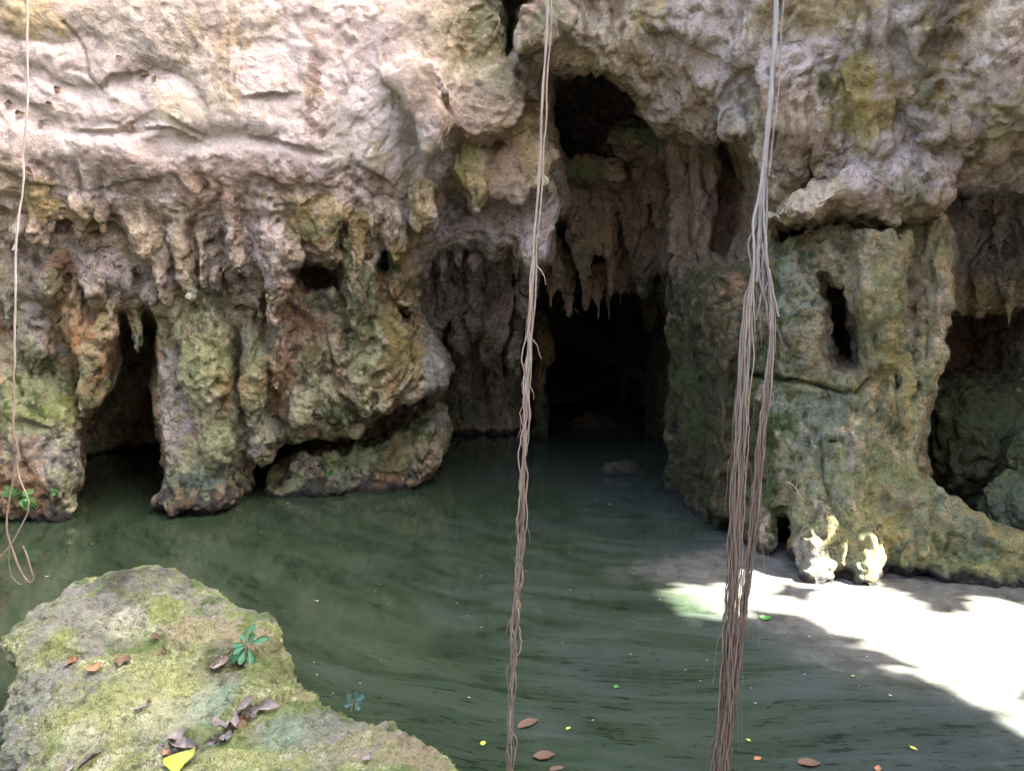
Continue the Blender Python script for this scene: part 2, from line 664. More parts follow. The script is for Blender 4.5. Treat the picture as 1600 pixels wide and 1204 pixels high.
gx, gz = FD.ax[0][::4], FD.ax[2][::4]
GX, GZ = np.meshgrid(gx, np.clip(gz, -0.25, 9), indexing='ij')
yc = tps(np.c_[GX.ravel(), GZ.ravel()], ctl[:, [0, 2]], ctl[:, 1]).reshape(GX.shape)
yc = np.stack([np.interp(FD.ax[2], gz, r) for r in yc])
yc = np.stack([np.interp(FD.ax[0], gx, yc[:, j]) for j in range(yc.shape[1])], 1)
YC = yc.astype(np.float32)
FD.S[:] = (YC[:, None, :] - FD.ax[1][None, :, None]) * 0.75



def surf_y(px, py):
    """Distance of the uncut rock face along the line of sight."""
    Y = 6.5
    for _ in range(8):
        q = at(px, py, Y)
        i = np.clip(((q - FD.lo) / VOX).astype(int), 0, FD.n - 1)
        Y = 0.5 * Y + 0.5 * float(YC[i[0], i[2]])
    return Y


# --- the porch, the tunnel and the other openings, carved from the mass
FD.hole_box((-1.75, 8.3, -1.5), (1.2, 12.5, 3.0), 0.35)
FD.hole([(640, 425), (650, 395), (700, 352), (760, 325), (860, 330), (1000, 330), (1060, 420), (1110, 420), (1108, 900), (690, 900), (690, 640), (684, 540), (655, 480)], 8.1, 6.5, 9.3, 0.06)
FD.hole([(846, 102), (872, 112), (920, 110), (960, 120), (985, 140), (1005, 172), (1030, 205), (1060, 214), (1090, 228), (1110, 226), (1142, 208), (1160, 245), (1170, 300), (1172, 400), (1110, 415), (1050, 420), (1050, 500), (850, 500), (866, 400), (866, 300), (862, 262), (852, 230), (846, 180)], 7.5, 6.3, 9.7, 0.05, 0, True)
FD.hole_box((0.45, 9.0, -1.5), (2.15, 13.4, 2.15), 0.5)
FD.hole_box((0.6, 12.4, -1.5), (2.9, 17.5, 2.0), 0.6)
FD.ell(at(935, 175, 9.4), (0.62, 1.5, 0.62), None, 0.15, True)
FD.ell(at(975, 185, 9.5), (0.5, 1.2, 0.45), None, 0.15, True)
FD.ell(at(900, 215, 9.9), (0.5, 1.3, 0.5), None, 0.15, True)
# left arch and the chamber behind it
FD.hole_box((-5.6, 8.3, -1.5), (-2.3, 10.6, 1.75), 0.4)
FD.hole([(362, 765), (366, 735), (384, 706), (404, 724), (430, 716), (436, 850), (362, 850)], 7.6, 6.5, 8.8, 0.04, 0.02)
# right alcove beside the pillar
FD.hole([(1494, 325), (1502, 285), (1560, 280), (1720, 290), (1760, 900), (1600, 842), (1535, 828), (1480, 782), (1430, 736), (1434, 640), (1452, 560), (1474, 470), (1492, 400)], 6.0, 4.6, 7.2, 0.06, 0.02)
FD.hole([(1430, 740), (1436, 640), (1450, 560), (1480, 520), (1560, 505), (1760, 500), (1780, 900), (1600, 850), (1535, 835), (1480, 790)], 6.2, 5.4, 8.6, 0.08, 0.05)
# --- left wall: the fringe under the pale overhang
wall_stal = []


def stal(pts, Y, bulge=0.14, rad=0.14, k=0.06, name='stalactite', **kw):
    f = feat(name, parent='cave_wall', **kw)
    mx, my = np.mean([q[0] for q in pts]), np.mean([q[1] for q in pts])
    if mx < 640 and my < 520:                   # folds of the left fringe lie on the wall
        Y = surf_y(mx, my) - 0.03
    FD.lobe(pts, Y, bulge, rad, f, k, 0.5)
    return f


def stal_chain(pts, k=0.04, sq=1.0, name='stalactite', **kw):
    f = feat(name, parent='cave_wall', **kw)
    FD.chain(pts, f, k, sq)
    return f


def fang(px, y0, y1, w, Y, lean=0, **kw):
    """A stalactite w pixels wide at its root, from y0 down to y1."""
    m = y0 + (y1 - y0) * 0.45
    return stal_chain([(px, y0 - 12, Y + 0.08, w * 0.52), (px + lean * 0.4, m, Y, w * 0.42), (px + lean, y1, Y - 0.02, w * 0.07)], **kw)


stal([(22, 290), (100, 288), (97, 330), (80, 352), (62, 384), (50, 370), (42, 330)], 6.85)
stal([(98, 318), (104, 300), (146, 296), (150, 325), (141, 345), (128, 380), (117, 390), (112, 350)], 6.85)
stal([(190, 350), (200, 325), (240, 322), (246, 370), (238, 404), (222, 413), (208, 392)], 6.85)
stal([(120, 400), (138, 398), (182, 400), (178, 440), (150, 470), (130, 450)], 6.98, 0.08)
stal([(246, 370), (266, 358), (270, 430), (262, 484), (253, 468)], 7.0, 0.14, 0.08, name='drapery')
stal([(273, 372), (290, 366), (302, 430), (312, 470), (305, 490), (284, 440)], 7.05, 0.14, 0.08, name='drapery')
stal([(62, 424), (84, 410), (104, 440), (86, 470), (68, 456)], 7.1, .1)
stal([(350, 300), (372, 296), (380, 372), (372, 446), (360, 400), (354, 345)], 7.0, 0.15, 0.1, name='drapery')
stal([(388, 300), (436, 312), (462, 365), (468, 400), (440, 470), (424, 520), (412, 440), (396, 370)], 7.35, 0.18, 0.16, name='drapery')
stal([(442, 292), (560, 288), (545, 345), (536, 372), (524, 404), (512, 412), (496, 398), (478, 374), (462, 340)], 7.16, 0.12, 0.2)
stal([(478, 372), (512, 378), (518, 408), (500, 416), (484, 400)], 7.1, 0.08, 0.08)
stal([(545, 350), (584, 340), (590, 470), (566, 540), (540, 500), (534, 430)], 7.4, 0.2, 0.14, name='drapery')
stal([(596, 440), (610, 410), (640, 370), (640, 430), (628, 470), (606, 470)], 7.6, 0.16, 0.12, name='drapery')
stal([(40, 480), (64, 470), (84, 500), (78, 560), (52, 590), (36, 540)], 7.1, 0.12, 0.12, name='drapery')
stal([(104, 470), (134, 462), (146, 520), (128, 560), (106, 530)], 7.15, 0.14, 0.12, name='drapery')
stal([(140, 500), (186, 490), (180, 560), (158, 630), (134, 660), (120, 610)], 7.15, 0.2, 0.16, name='drapery')
stal([(380, 480), (412, 470), (424, 560), (412, 640), (398, 676), (384, 620)], 7.45, 0.2, 0.13)
stal([(384, 650), (418, 640), (432, 690), (428, 714), (406, 723), (383, 706)], 7.65, 0.18, 0.14)
stal([(430, 450), (452, 460), (462, 520), (446, 590), (428, 620), (418, 540)], 7.5, 0.2, 0.14, name='drapery')
for x, y0, y1, w, Y in ((20, 330, 395, 24, 6.95), (160, 300, 372, 18, 6.85), (205, 420, 468, 16, 7.1), (232, 440, 490, 18, 7.1), (285, 330, 420, 20, 7.0), (318, 320, 440, 20, 7.05), (336, 400, 470, 18, 7.1), (402, 420, 520, 18, 7.25), (15, 420, 500, 26, 7.1), (118, 430, 500, 18, 7.15), (150, 440, 490, 16, 7.12), (178, 450, 500, 16, 7.15), (300, 430, 480, 14, 7.15), (560, 380, 470, 16, 7.4), (612, 330, 395, 18, 7.35), (580, 330, 380, 16, 7.25), (690, 290, 345, 16, 7.55), (780, 300, 350, 18, 7.75), (672, 340, 380, 12, 7.6)):
    fang(x, y0, y1, w, surf_y(x, (y0 + y1) / 2) - 0.05, float(rng.uniform(-4, 4)))
# the swelling rocks low on the left
F_LEFT = feat('boulder_buttress', parent='cave_wall', label='rounded mossy buttress of rock at the pool\'s left edge')
FD.lobe([(-140, 575), (0, 560), (62, 575), (108, 604), (134, 642), (130, 680), (108, 745), (116, 790), (92, 815), (20, 806), (-140, 830)], 7.25, 0.4, 0.35, F_LEFT, 0.06, 1.0)
FD.ell(at(95, 760, 7.1), (0.2, 0.22, 0.35), F_LEFT, 0.1)

FD.hole([(188, 492), (212, 478), (240, 486), (252, 505), (247, 600), (258, 690), (266, 860), (100, 860), (116, 760), (130, 668), (155, 632), (176, 560)], 7.3, 6.0, 9.4, 0.04, 0.02, True)
FD.hole_box((-5.4, 8.2, -1.5), (-3.2, 10.6, 1.6), 0.4)
stal_chain([(212, 470, 7.3, 16), (211, 505, 7.28, 12), (214, 530, 7.28, 9), (216, 552, 7.28, 2.5)], 0.03)
# --- the column standing in the water on the left
F_COL = feat('rock_column', thing=True, category='rock column', label='slender pale green rock column with flared foot standing in the pool beside the left arch')
FD.lobe([(266, 520), (292, 488), (350, 470), (362, 560), (386, 630), (381, 690), (362, 740), (362, 850), (262, 850), (264, 745), (256, 690), (247, 620), (250, 560)], 7.55, 0.3, 0.24, F_COL, 0.05, 0.55)
FD.chain([(316, 440, 7.3, 16), (320, 520, 7.2, 34), (322, 585, 7.18, 30), (316, 640, 7.22, 17), (316, 662, 7.22, 15), (335, 690, 7.25, 28), (330, 735, 7.3, 15), (325, 775, 7.3, 24)], F_COL, 0.05)
FD.chain([(268, 560, 7.35, 16), (268, 640, 7.3, 15), (276, 720, 7.32, 15), (272, 775, 7.3, 22)], F_COL, 0.05)
FD.ell(at(308, 778, 7.4), (0.40, 0.36, 0.13), F_COL, 0.08)

# --- the big hanging mass and the mossy slab under it
F_MASS = feat('hanging_rock', thing=True, category='rock', label='bulging brown and moss green rock mass overhanging the slab at mid left')
FD.lobe([(430, 474), (470, 462), (530, 446), (560, 424), (600, 440), (640, 470), (665, 510), (682, 556), (690, 590), (682, 614), (640, 627), (602, 644), (574, 662), (562, 684), (500, 684), (440, 694), (428, 650), (416, 600), (420, 540)], 8.05, 0.5, 0.6, F_MASS, 0.06, 1.2, 0.12)
FD.ell(at(675, 590, 8.1), (0.13, 0.3, 0.24), F_MASS, 0.05)
FD.chain([(520, 470, 7.65, 14), (540, 560, 7.6, 16), (572, 640, 7.65, 12)], F_MASS, 0.07)
FD.chain([(460, 470, 7.6, 16), (490, 560, 7.58, 14), (470, 650, 7.6, 20)], F_MASS, 0.08)
FD.chain([(640, 480, 7.75, 14), (620, 560, 7.65, 14), (595, 640, 7.7, 8)], F_MASS, 0.07)
FD.hole([(424, 694), (500, 683), (560, 681), (598, 640), (692, 604), (694, 646), (640, 666), (596, 692), (560, 708), (480, 714), (430, 724)], 8.0, 6.5, 9.4, 0.03, 0, True)
F_SLAB = feat('mossy_slab', thing=True, category='rock', label='low moss covered slab of rock at the waterline under the hanging mass')
FD.lobe([(412, 850), (416, 750), (430, 728), (470, 716), (560, 708), (592, 694), (640, 668), (668, 646), (686, 650), (690, 690), (684, 720), (650, 800), (560, 850)], 8.55, 0.42, 0.28, F_SLAB, 0.05, 1.2, 0.0)
FD.ell(at(662, 672, 8.5), (0.2, 0.25, 0.16), F_SLAB, 0.06)
FD.ell(at(480, 765, 8.05), (0.45, 0.2, 0.1), F_SLAB, 0.06)

# --- the lip above the porch and the back wall
stal([(640, 392), (690, 348), (760, 306), (815, 318), (846, 290), (862, 330), (864, 400), (842, 424), (818, 416), (800, 388), (772, 402), (742, 376), (702, 382), (668, 402), (646, 434)], 8.2, 0.3, 0.22, name='drapery', label='grey violet folded drapery above the porch')
stal([(806, 300), (862, 282), (866, 340), (858, 400), (832, 428), (812, 400)], 8.0, 0.2, 0.14, name='drapery')
for x, y0, y1, w, Y in ((652, 400, 470, 20, 8.4), (668, 390, 450, 16, 8.5), (690, 372, 440, 18, 8.5), (716, 372, 425, 18, 8.5), (742, 370, 440, 18, 8.6), (764, 380, 420, 14, 8.6), (786, 372, 430, 16, 8.6), (806, 390, 440, 12, 8.6)):
    fang(x, y0, y1, w, Y)
for x, y0, w, Y in ((655, 380, 20, 12.2), (680, 380, 18, 12.0), (705, 380, 22, 12.15), (728, 380, 16, 11.95), (752, 380, 22, 12.1), (776, 380, 17, 11.95), (800, 380, 18, 12.1)):
    r_ = rng.uniform(-1, 1, 12)
    stal_chain([(x, y0, Y, w), (x + 3 * r_[0], 440, Y - 0.1 + 0.1 * r_[1], w * (1.0 + 0.2 * r_[2])), (x + 4 * r_[3], 510, Y + 0.12 * r_[4], w * (0.75 + 0.2 * r_[5])), (x + 4 * r_[6], 590, Y + 0.1 * r_[7], w * (0.8 + 0.25 * r_[8])), (x + 3 * r_[9], 640, Y, w * 1.05), (x, 700, Y, w * 1.1)], 0.07, name='flowstone_rib')
for x, y1, w_, Y in ((650, 500, 15, 9.3), (672, 540, 15, 9.7), (694, 500, 14, 9.5), (716, 560, 17, 9.9), (740, 520, 15, 9.7), (762, 570, 17, 10.1), (786, 540, 15, 10.0), (808, 580, 14, 10.4), (824, 500, 12, 10.0)):
    r_ = rng.uniform(-1, 1, 8)
    stal_chain([(x, 350, Y, w_ * 1.3), (x + 3 * r_[0], 410, Y - .1, w_ * 1.1), (x + 4 * r_[1], (410 + y1) / 2, Y - .05, w_ * (.85 + .15 * r_[2])), (x + 5 * r_[3], y1 - 20, Y, w_ * .6), (x + 5 * r_[4], y1 + 8, Y + .1, w_ * .2)], 0.12, name='drapery')
stal_chain([(834, 430, 11.6, 12), (842, 500, 11.5, 13), (849, 555, 11.45, 15), (840, 590, 11.5, 11), (846, 640, 11.5, 11), (842, 720, 11.5, 14)], 0.05, name='flowstone_rib')

# --- inside the arch: knob, shelf and the brown curtain
F_KNOB = feat('rock_knob', parent='cave_wall', label='green topped rock knob inside the arch')
FD.lobe([(952, 212), (964, 192), (1010, 190), (1060, 222), (1130, 240), (1110, 275), (1060, 268), (1000, 250), (972, 242), (950, 222)], 8.9, 0.35, 0.22, F_KNOB, 0.05, 1.2)
F_SHELF = feat('rock_shelf', parent='cave_wall', label='green topped ledge inside the arch')
FD.lobe([(864, 258), (895, 244), (965, 250), (985, 285), (930, 296), (900, 286), (868, 287)], 9.1, 0.3, 0.16, F_SHELF, 0.05, 1.0)
for x, y0, y1, w, Y, ln in ((905, 300, 465, 36, 9.35, 8), (930, 290, 400, 26, 9.3, 4), (948, 300, 412, 22, 9.3, 3), (960, 300, 470, 18, 9.55, -6), (985, 290, 408, 26, 9.3, 2), (1004, 270, 362, 20, 9.15, 0), (1032, 270, 356, 26, 9.15, -2), (1018, 340, 466, 44, 9.45, -6), (1002, 380, 462, 26, 9.4, 0), (884, 420, 492, 20, 9.9, 6), (936, 440, 502, 14, 9.9, 0), (952, 430, 506, 12, 10.0, 0), (972, 420, 480, 16, 9.8, -4), (1031, 430, 476, 9, 9.6, 0), (1012, 470, 522, 16, 10.6, 2), (870, 400, 448, 14, 9.6, 2), (1060, 300, 420, 26, 9.1, 2), (1085, 300, 420, 26, 9.0, -2), (1110, 280, 400, 24, 8.8, 0), (1135, 270, 400, 24, 8.6, 0), (860, 440, 480, 14, 9.8, 0), (915, 450, 485, 12, 9.9, 0), (1045, 430, 500, 18, 9.4, 0)):
    fang(x, y0 - 10, y1, w * 1.45, Y, ln, sq=0.7)
F_DW = feat('flowstone_wall', parent='cave_wall', label='dark fluted wall climbing into the arch above the shoulder')
FD.lobe([(1060, 300), (1100, 262), (1140, 240), (1166, 262), (1176, 320), (1180, 420), (1120, 470), (1070, 470), (1056, 400)], 8.5, 0.25, 0.2, F_DW, 0.08, 1.2)
for x, w_ in ((1074, 13), (1098, 15), (1122, 14), (1146, 14), (1166, 12)):
    stal_chain([(x, 265, 8.35, w_), (x + 2, 330, 8.25, w_ * 1.15), (x - 2, 380, 8.2, w_ * .9), (x, 450, 8.1, w_)], 0.05, name='flowstone_rib')
# rocks deep in the tunnel
F_TR = feat('tunnel_boulder', thing=True, category='boulder', label='dark boulder half drowned on the tunnel floor')
FD.ell(at(925, 690, 12.6), (0.5, 0.4, 0.45), F_TR, 0.08)
FD.ell(at(940, 712, 12.3), (0.4, 0.3, 0.2), F_TR, 0.08)
F_TR2 = feat('tunnel_boulder', thing=True, category='boulder', label='small wet boulder breaking the water at the tunnel mouth\'s right side')
FD.ell(at(975, 742, 9.0), (0.2, 0.2, 0.14), F_TR2, 0.05)

# --- right pillar
F_PIL = feat('rock_pillar', thing=True, category='rock pillar', label='massive grey green and ochre rock pillar with a dark hole, right of the tunnel')
FD.lobe([(1112, 425), (1150, 402), (1186, 395), (1212, 352), (1300, 346), (1478, 338), (1493, 400), (1478, 470), (1458, 550), (1442, 640), (1432, 740), (1440, 860), (1250, 860), (1200, 845), (1112, 805)], 6.75, 0.42, 0.5, F_PIL, 0.06, 1.2, -0.05)
FD.chain([(1470, 350, 6.35, 18), (1455, 480, 6.25, 24), (1438, 600, 6.15, 18), (1420, 740, 6.1, 14)], F_PIL, 0.08)
FD.chain([(1380, 370, 6.2, 40), (1370, 480, 6.1, 34), (1365, 560, 6.1, 26)], F_PIL, 0.12)
FD.chain([(1400, 570, 6.15, 18), (1395, 640, 6.1, 22), (1410, 720, 6.1, 14)], F_PIL, 0.06)
FD.chain([(1225, 430, 6.4, 30), (1245, 520, 6.3, 45), (1240, 590, 6.35, 40)], F_PIL, 0.12)
FD.chain([(1150, 420, 6.75, 26), (1142, 520, 6.7, 26), (1150, 620, 6.65, 22), (1135, 780, 6.6, 24)], F_PIL, 0.05)
FD.chain([(1180, 420, 6.6, 12), (1172, 520, 6.55, 14), (1178, 580, 6.5, 10)], F_PIL, 0.05)
FD.chain([(1215, 620, 6.3, 30), (1225, 720, 6.25, 26), (1240, 800, 6.2, 22)], F_PIL, 0.08)
FD.chain([(1290, 680, 6.1, 26), (1285, 760, 6.0, 30), (1300, 830, 5.9, 30)], F_PIL, 0.08)
FD.chain([(1330, 620, 6.1, 30), (1330, 700, 6.05, 22), (1350, 770, 6.0, 30)], F_PIL, 0.1)
FD.chain([(1098, 440, 7.3, 16), (1125, 418, 7.1, 20), (1160, 408, 6.95, 20), (1190, 398, 6.8, 14)], F_PIL, 0.08)
# dark side columns at the tunnel mouth
for pts in ([(1088, 430, 7.7, 22), (1085, 540, 7.6, 16), (1090, 590, 7.55, 18), (1086, 680, 7.5, 18), (1092, 820, 7.45, 20)],
            [(1062, 440, 8.3, 18), (1060, 560, 8.2, 16), (1056, 680, 8.1, 16), (1058, 800, 8.1, 18)],
            [(1074, 430, 8.0, 16), (1072, 520, 7.95, 20), (1076, 640, 7.85, 14), (1074, 810, 7.8, 18)],
            [(1100, 440, 7.35, 14), (1103, 530, 7.3, 18), (1100, 620, 7.25, 13), (1104, 720, 7.2, 19), (1100, 830, 7.2, 15)],
            [(1128, 440, 6.95, 13), (1126, 540, 6.9, 18), (1131, 640, 6.85, 13), (1124, 740, 6.8, 18), (1124, 830, 6.8, 14)],
            [(1112, 470, 7.2, 16), (1116, 600, 7.1, 14), (1112, 700, 7.1, 16), (1110, 830, 7.0, 18)]):
    stal_chain(pts, 0.05, name='flowstone_rib')
for pts in ([(1066, 225, 8.5, 24), (1064, 330, 8.35, 20), (1068, 420, 8.2, 25), (1060, 500, 8.15, 19), (1066, 590, 8.1, 24), (1060, 690, 8.05, 19), (1066, 830, 8.0, 24)],
            [(1100, 215, 8.0, 22), (1102, 320, 7.9, 18), (1096, 420, 7.7, 24), (1094, 500, 7.6, 20), (1090, 600, 7.5, 25), (1094, 700, 7.45, 19), (1090, 840, 7.4, 25)],
            [(1140, 225, 7.6, 18), (1142, 300, 7.5, 16), (1136, 380, 7.3, 20), (1128, 440, 7.1, 22)]):
    stal_chain(pts, 0.06, name='flowstone_rib')
for gx_c, gy_c, gr_ in ((1.70, 7.72, .10), (1.69, 7.10, .10), (1.74, 6.80, .07), (1.86, 6.48, .07), (2.04, 6.30, .06), (1.66, 8.2, .08)):
    zs_c = np.linspace(-0.3, 2.45, 8)
    wx_ = rng.uniform(-.04, .04, 8)
    for k_ in range(7):
        FD.cut_cone((gx_c + wx_[k_], gy_c + wx_[k_], zs_c[k_]), (gx_c + wx_[k_ + 1], gy_c + wx_[k_ + 1], zs_c[k_ + 1]), gr_ * rng.uniform(.7, 1.3), gr_ * rng.uniform(.7, 1.3), 0.04)
FD.ell((1.55, 7.3, 2.5), (0.42, 0.7, 0.34), None, 0.15, True)
FD.ell((1.75, 6.85, 2.5), (0.4, 0.45, 0.22), None, 0.15, True)
# foot of the pillar
F_FOOT = feat('pillar_foot', part_of='rock_pillar', label='mossy flared foot of the pillar, lit white at its tips')
FD.chain([(1290, 800, 5.85, 34), (1290, 860, 5.65, 38), (1280, 905, 5.5, 26)], F_FOOT, 0.08)
FD.chain([(1345, 850, 5.6, 30), (1345, 905, 5.45, 22)], F_FOOT, 0.06)
FD.chain([(1400, 770, 5.95, 40), (1470, 820, 5.85, 40), (1560, 870, 5.7, 42), (1680, 900, 5.6, 50)], F_FOOT, 0.1)
FD.chain([(1430, 870, 5.55, 22), (1520, 900, 5.45, 24), (1640, 930, 5.35, 30)], F_FOOT, 0.06)
FD.cut_chain([(1400, 858, 5.4, 8), (1470, 860, 5.4, 10), (1540, 893, 5.3, 9)], 0.04)
FD.hole([(1205, 850), (1212, 800), (1228, 790), (1245, 815), (1238, 900), (1200, 900)], 6.1, 5.0, 6.6, 0.04, 0, True)
# holes in the pillar
FD.hole([(1278, 424), (1296, 428), (1330, 446), (1338, 500), (1346, 545), (1344, 578), (1300, 578), (1288, 520), (1280, 462)], 6.0, 4.8, 7.6, 0.025, 0, True)
FD.hole([(1296, 318), (1310, 308), (1330, 316), (1342, 338), (1330, 352), (1300, 350)], 6.0, 4.8, 7.2, 0.025, 0, True)
FD.hole([(1202, 352), (1240, 352), (1290, 346), (1302, 322), (1322, 320), (1342, 340), (1400, 350), (1482, 338), (1400, 360), (1310, 355), (1240, 372), (1204, 384)], 6.3, 5.0, 7.3, 0.025, 0, True)
FD.hole([(1292, 690), (1300, 684), (1318, 686), (1318, 696), (1294, 698)], 6.0, 5.4, 6.4, 0.02, 0, True)
FD.hole([(1398, 575), (1406, 580), (1408, 640), (1398, 690), (1394, 680), (1400, 630)], 6.0, 5.4, 6.3, 0.02, 0, True)
# boulders inside the right alcove
F_ALC = feat('alcove_boulder', thing=True, category='boulder', label='dark green shadowed boulder filling the alcove right of the pillar')
FD.lobe([(1446, 640), (1490, 600), (1570, 590), (1700, 560), (1760, 900), (1560, 860), (1500, 800), (1460, 740)], 7.6, 0.5, 0.5, F_ALC, 0.06, 1.2)
FD.cut_chain([(1490, 700, 7.0, 6), (1500, 760, 7.0, 9), (1520, 815, 6.9, 14)], 0.05)
F_ALC2 = feat('alcove_boulder', thing=True, category='boulder', label='pale mossy boulder at the photo\'s right edge above the pillar foot')
FD.ell(at(1600, 790, 6.5), (0.3, 0.3, 0.3), F_ALC2, 0.06)
FD.ell(at(1620, 705, 6.7), (0.22, 0.3, 0.26), F_ALC2, 0.06)

# --- upper right: lump over the pillar and the drips above it
F_LUMP = feat('rock_bulge', parent='cave_wall', label='pinkish lump of rock overhanging the pillar')
FD.lobe([(1210, 338), (1262, 302), (1330, 262), (1400, 214), (1450, 226), (1512, 236), (1500, 262), (1480, 290), (1477, 326), (1440, 340), (1395, 346), (1336, 334), (1304, 318), (1282, 340), (1232, 348)], 6.2, 0.24, 0.26, F_LUMP, 0.05, 0.9)
for pts in ([(1232, 120, 6.45, 40), (1240, 200, 6.4, 46), (1225, 280, 6.45, 36)], [(1285, 170, 6.3, 22), (1295, 235, 6.3, 26), (1290, 275, 6.35, 14)],
            [(1372, 30, 5.95, 26), (1362, 120, 5.95, 34), (1370, 170, 6.0, 24)], [(1362, 150, 6.05, 30), (1372, 225, 6.1, 26)],
            [(1425, 40, 5.9, 26), (1432, 130, 5.9, 30), (1450, 200, 5.95, 24)], [(1475, -20, 5.7, 22), (1468, 90, 5.8, 22), (1455, 170, 5.9, 14)],
            [(1512, -20, 5.6, 22), (1508, 90, 5.65, 22), (1500, 200, 5.75, 20)], [(1560, 40, 5.5, 34), (1555, 140, 5.55, 36), (1535, 215, 5.65, 18)],
            [(1590, 160, 5.55, 22), (1560, 215, 5.6, 16), (1552, 250, 5.6, 8)], [(1522, 205, 5.75, 20), (1530, 250, 5.75, 12)]):
    stal_chain([(a_, b_, surf_y(a_, b_) - 0.03, e_ * 1.05) for a_, b_, _, e_ in pts], 0.035, name='flowstone_rib')
for x, y0, y1, w, Y in ((1525, 300, 345, 26, 6.9), (1560, 300, 420, 40, 7.05), (1600, 300, 400, 36, 7.05), (1530, 380, 500, 34, 7.15), (1575, 430, 510, 36, 7.1), (1620, 420, 520, 36, 7.0)):
    fang(x, y0, y1, w, Y)
# --- upper middle: drips left of the arch, lumps along the arch rim
stal([(700, 268), (714, 228), (764, 238), (768, 300), (746, 338), (730, 304), (716, 292)], 7.42, 0.12, 0.14)
stal([(638, 300), (660, 262), (682, 290), (676, 345), (655, 364), (640, 345)], 7.35, 0.12, 0.12)
stal([(600, 300), (636, 290), (640, 380), (620, 420), (604, 380)], 7.25, 0.14, 0.12, name='drapery')
stal([(768, 240), (830, 200), (858, 240), (860, 290), (800, 320), (766, 310)], 7.5, 0.1, 0.2, 0.1, name='rock_bulge')
stal([(606, 120), (640, 84), (684, 100), (700, 150), (690, 220), (664, 240), (640, 190)], 6.85, 0.1, 0.25, 0.12, name='rock_bulge')
stal([(706, 120), (780, 100), (830, 130), (800, 200), (730, 220), (700, 180)], 7.15, 0.07, 0.25, 0.12, name='rock_bulge')
stal([(808, 30), (850, -20), (900, 30), (860, 70), (812, 80)], 6.9, 0.1, 0.15, 0.1, name='rock_bulge')
for i, (x, y, r, Y) in enumerate(((1020, 120, 26, 6.95), (1060, 165, 24, 7.0), (1096, 196, 26, 7.0), (1000, 60, 30, 6.75), (1068, 90, 28, 6.75), (1130, 130, 30, 6.6), (1150, 190, 22, 6.7), (1176, 240, 14, 6.75), (1166, 210, 16, 6.7), (960, 90, 22, 7.0), (930, 50, 26, 6.9), (1100, 30, 34, 6.5), (1180, 80, 28, 6.4), (1040, 20, 24, 6.6), (1090, 150, 18, 6.85))):
    f = feat('rock_bulge', parent='cave_wall')
    FD.ell(at(x, y, surf_y(x, y) + 0.03), (r * 6.8 / FPX * 1.3, 0.12, r * 6.8 / FPX), f, 0.16)
stal_chain([(1152, 190, 6.8, 12), (1158, 230, 6.8, 14), (1168, 300, 6.85, 10), (1172, 400, 6.85, 9)], 0.05, name='flowstone_rib')
# folds of the pale overhang, upper left
for pts, rpx in (([(0, 150), (60, 190), (140, 205), (230, 190)], 12), ([(190, 130), (225, 108), (280, 118), (310, 160)], 12), ([(20, 95), (90, 130), (150, 150)], 10), ([(250, 230), (330, 215), (430, 215)], 16)):
    FD.cut_chain([(x, y, surf_y(x, y) - 0.02, rpx * 0.7) for x, y in pts], 0.08)

# dark notches between the drips of the fringe
for nx_, ny_, nl_, nr_ in ((96, 338, 30, 7), (180, 350, 34, 9), (150, 352, 24, 6), (252, 372, 60, 6), (268, 430, 50, 6), (308, 400, 60, 6), (345, 420, 50, 7), (384, 400, 60, 7), (430, 318, 60, 8), (446, 360, 40, 7), (30, 372, 40, 8), (62, 400, 24, 7), (108, 420, 50, 7), (172, 430, 40, 6), (212, 420, 34, 6), (572, 360, 40, 6), (655, 380, 30, 6), (700, 300, 36, 7), (745, 345, 24, 6)):
    s0_, s1_ = surf_y(nx_, ny_), surf_y(nx_, ny_ + nl_)
    FD.cut_chain([(nx_, ny_, s0_ + .03, nr_ * .4), (nx_ - 1, ny_ + nl_ * .4, (s0_ + s1_) / 2 + .02, nr_), (nx_ + 2, ny_ + nl_, s1_ - .03, nr_ * .8)], 0.04)
# hollows in the faces
FD.hole([(450, 424), (468, 410), (500, 408), (516, 414), (524, 430), (524, 456), (476, 459), (456, 442)], 7.3, 6.2, 8.6, 0.03, 0, True)
FD.hole([(530, 348), (542, 346), (536, 400), (530, 460), (520, 460), (526, 400)], 7.3, 6.5, 8.1, 0.03, 0, True)
FD.hole([(592, 392), (600, 384), (608, 396), (606, 422), (590, 414)], 7.4, 6.5, 8.2, 0.03, 0, True)
FD.hole([(780, -10), (835, -10), (816, 22), (804, 50), (800, 92), (788, 94), (787, 40)], 7.0, 6.0, 7.9, 0.05, 0, True)
FD.cut_chain([(690, 8, 6.6, 7), (702, 40, 6.7, 10), (706, 66, 6.8, 6)], 0.05)
FD.cut_chain([(700, 160, 6.85, 9), (708, 185, 6.9, 7)], 0.05)

FD.hole([(664, 495), (672, 488), (684, 505), (680, 522), (668, 512)], 8.0, 7.0, 8.9, 0.02, 0, True)
FD.hole([(612, 470), (628, 478), (648, 500), (640, 506), (622, 492)], 7.8, 7.0, 8.6, 0.02, 0, True)
FD.hole([(680, 488), (688, 482), (690, 512), (682, 514)], 11.9, 11.3, 12.8, 0.02, 0, True)
FD.hole([(852, 100), (872, 110), (920, 106), (962, 116), (988, 136), (1008, 168), (1034, 200), (1062, 212), (1090, 226), (1112, 224), (1142, 206), (1160, 245), (1168, 300), (1168, 380), (1050, 420), (866, 420), (866, 300), (860, 262), (850, 230), (846, 160)], 7.5, 6.0, 7.8, 0.04, 0, True)
RV, RQ, RI = FD.mesh()
del FD
print('rock quads', len(RQ))
N0, Q0 = len(RV), RQ
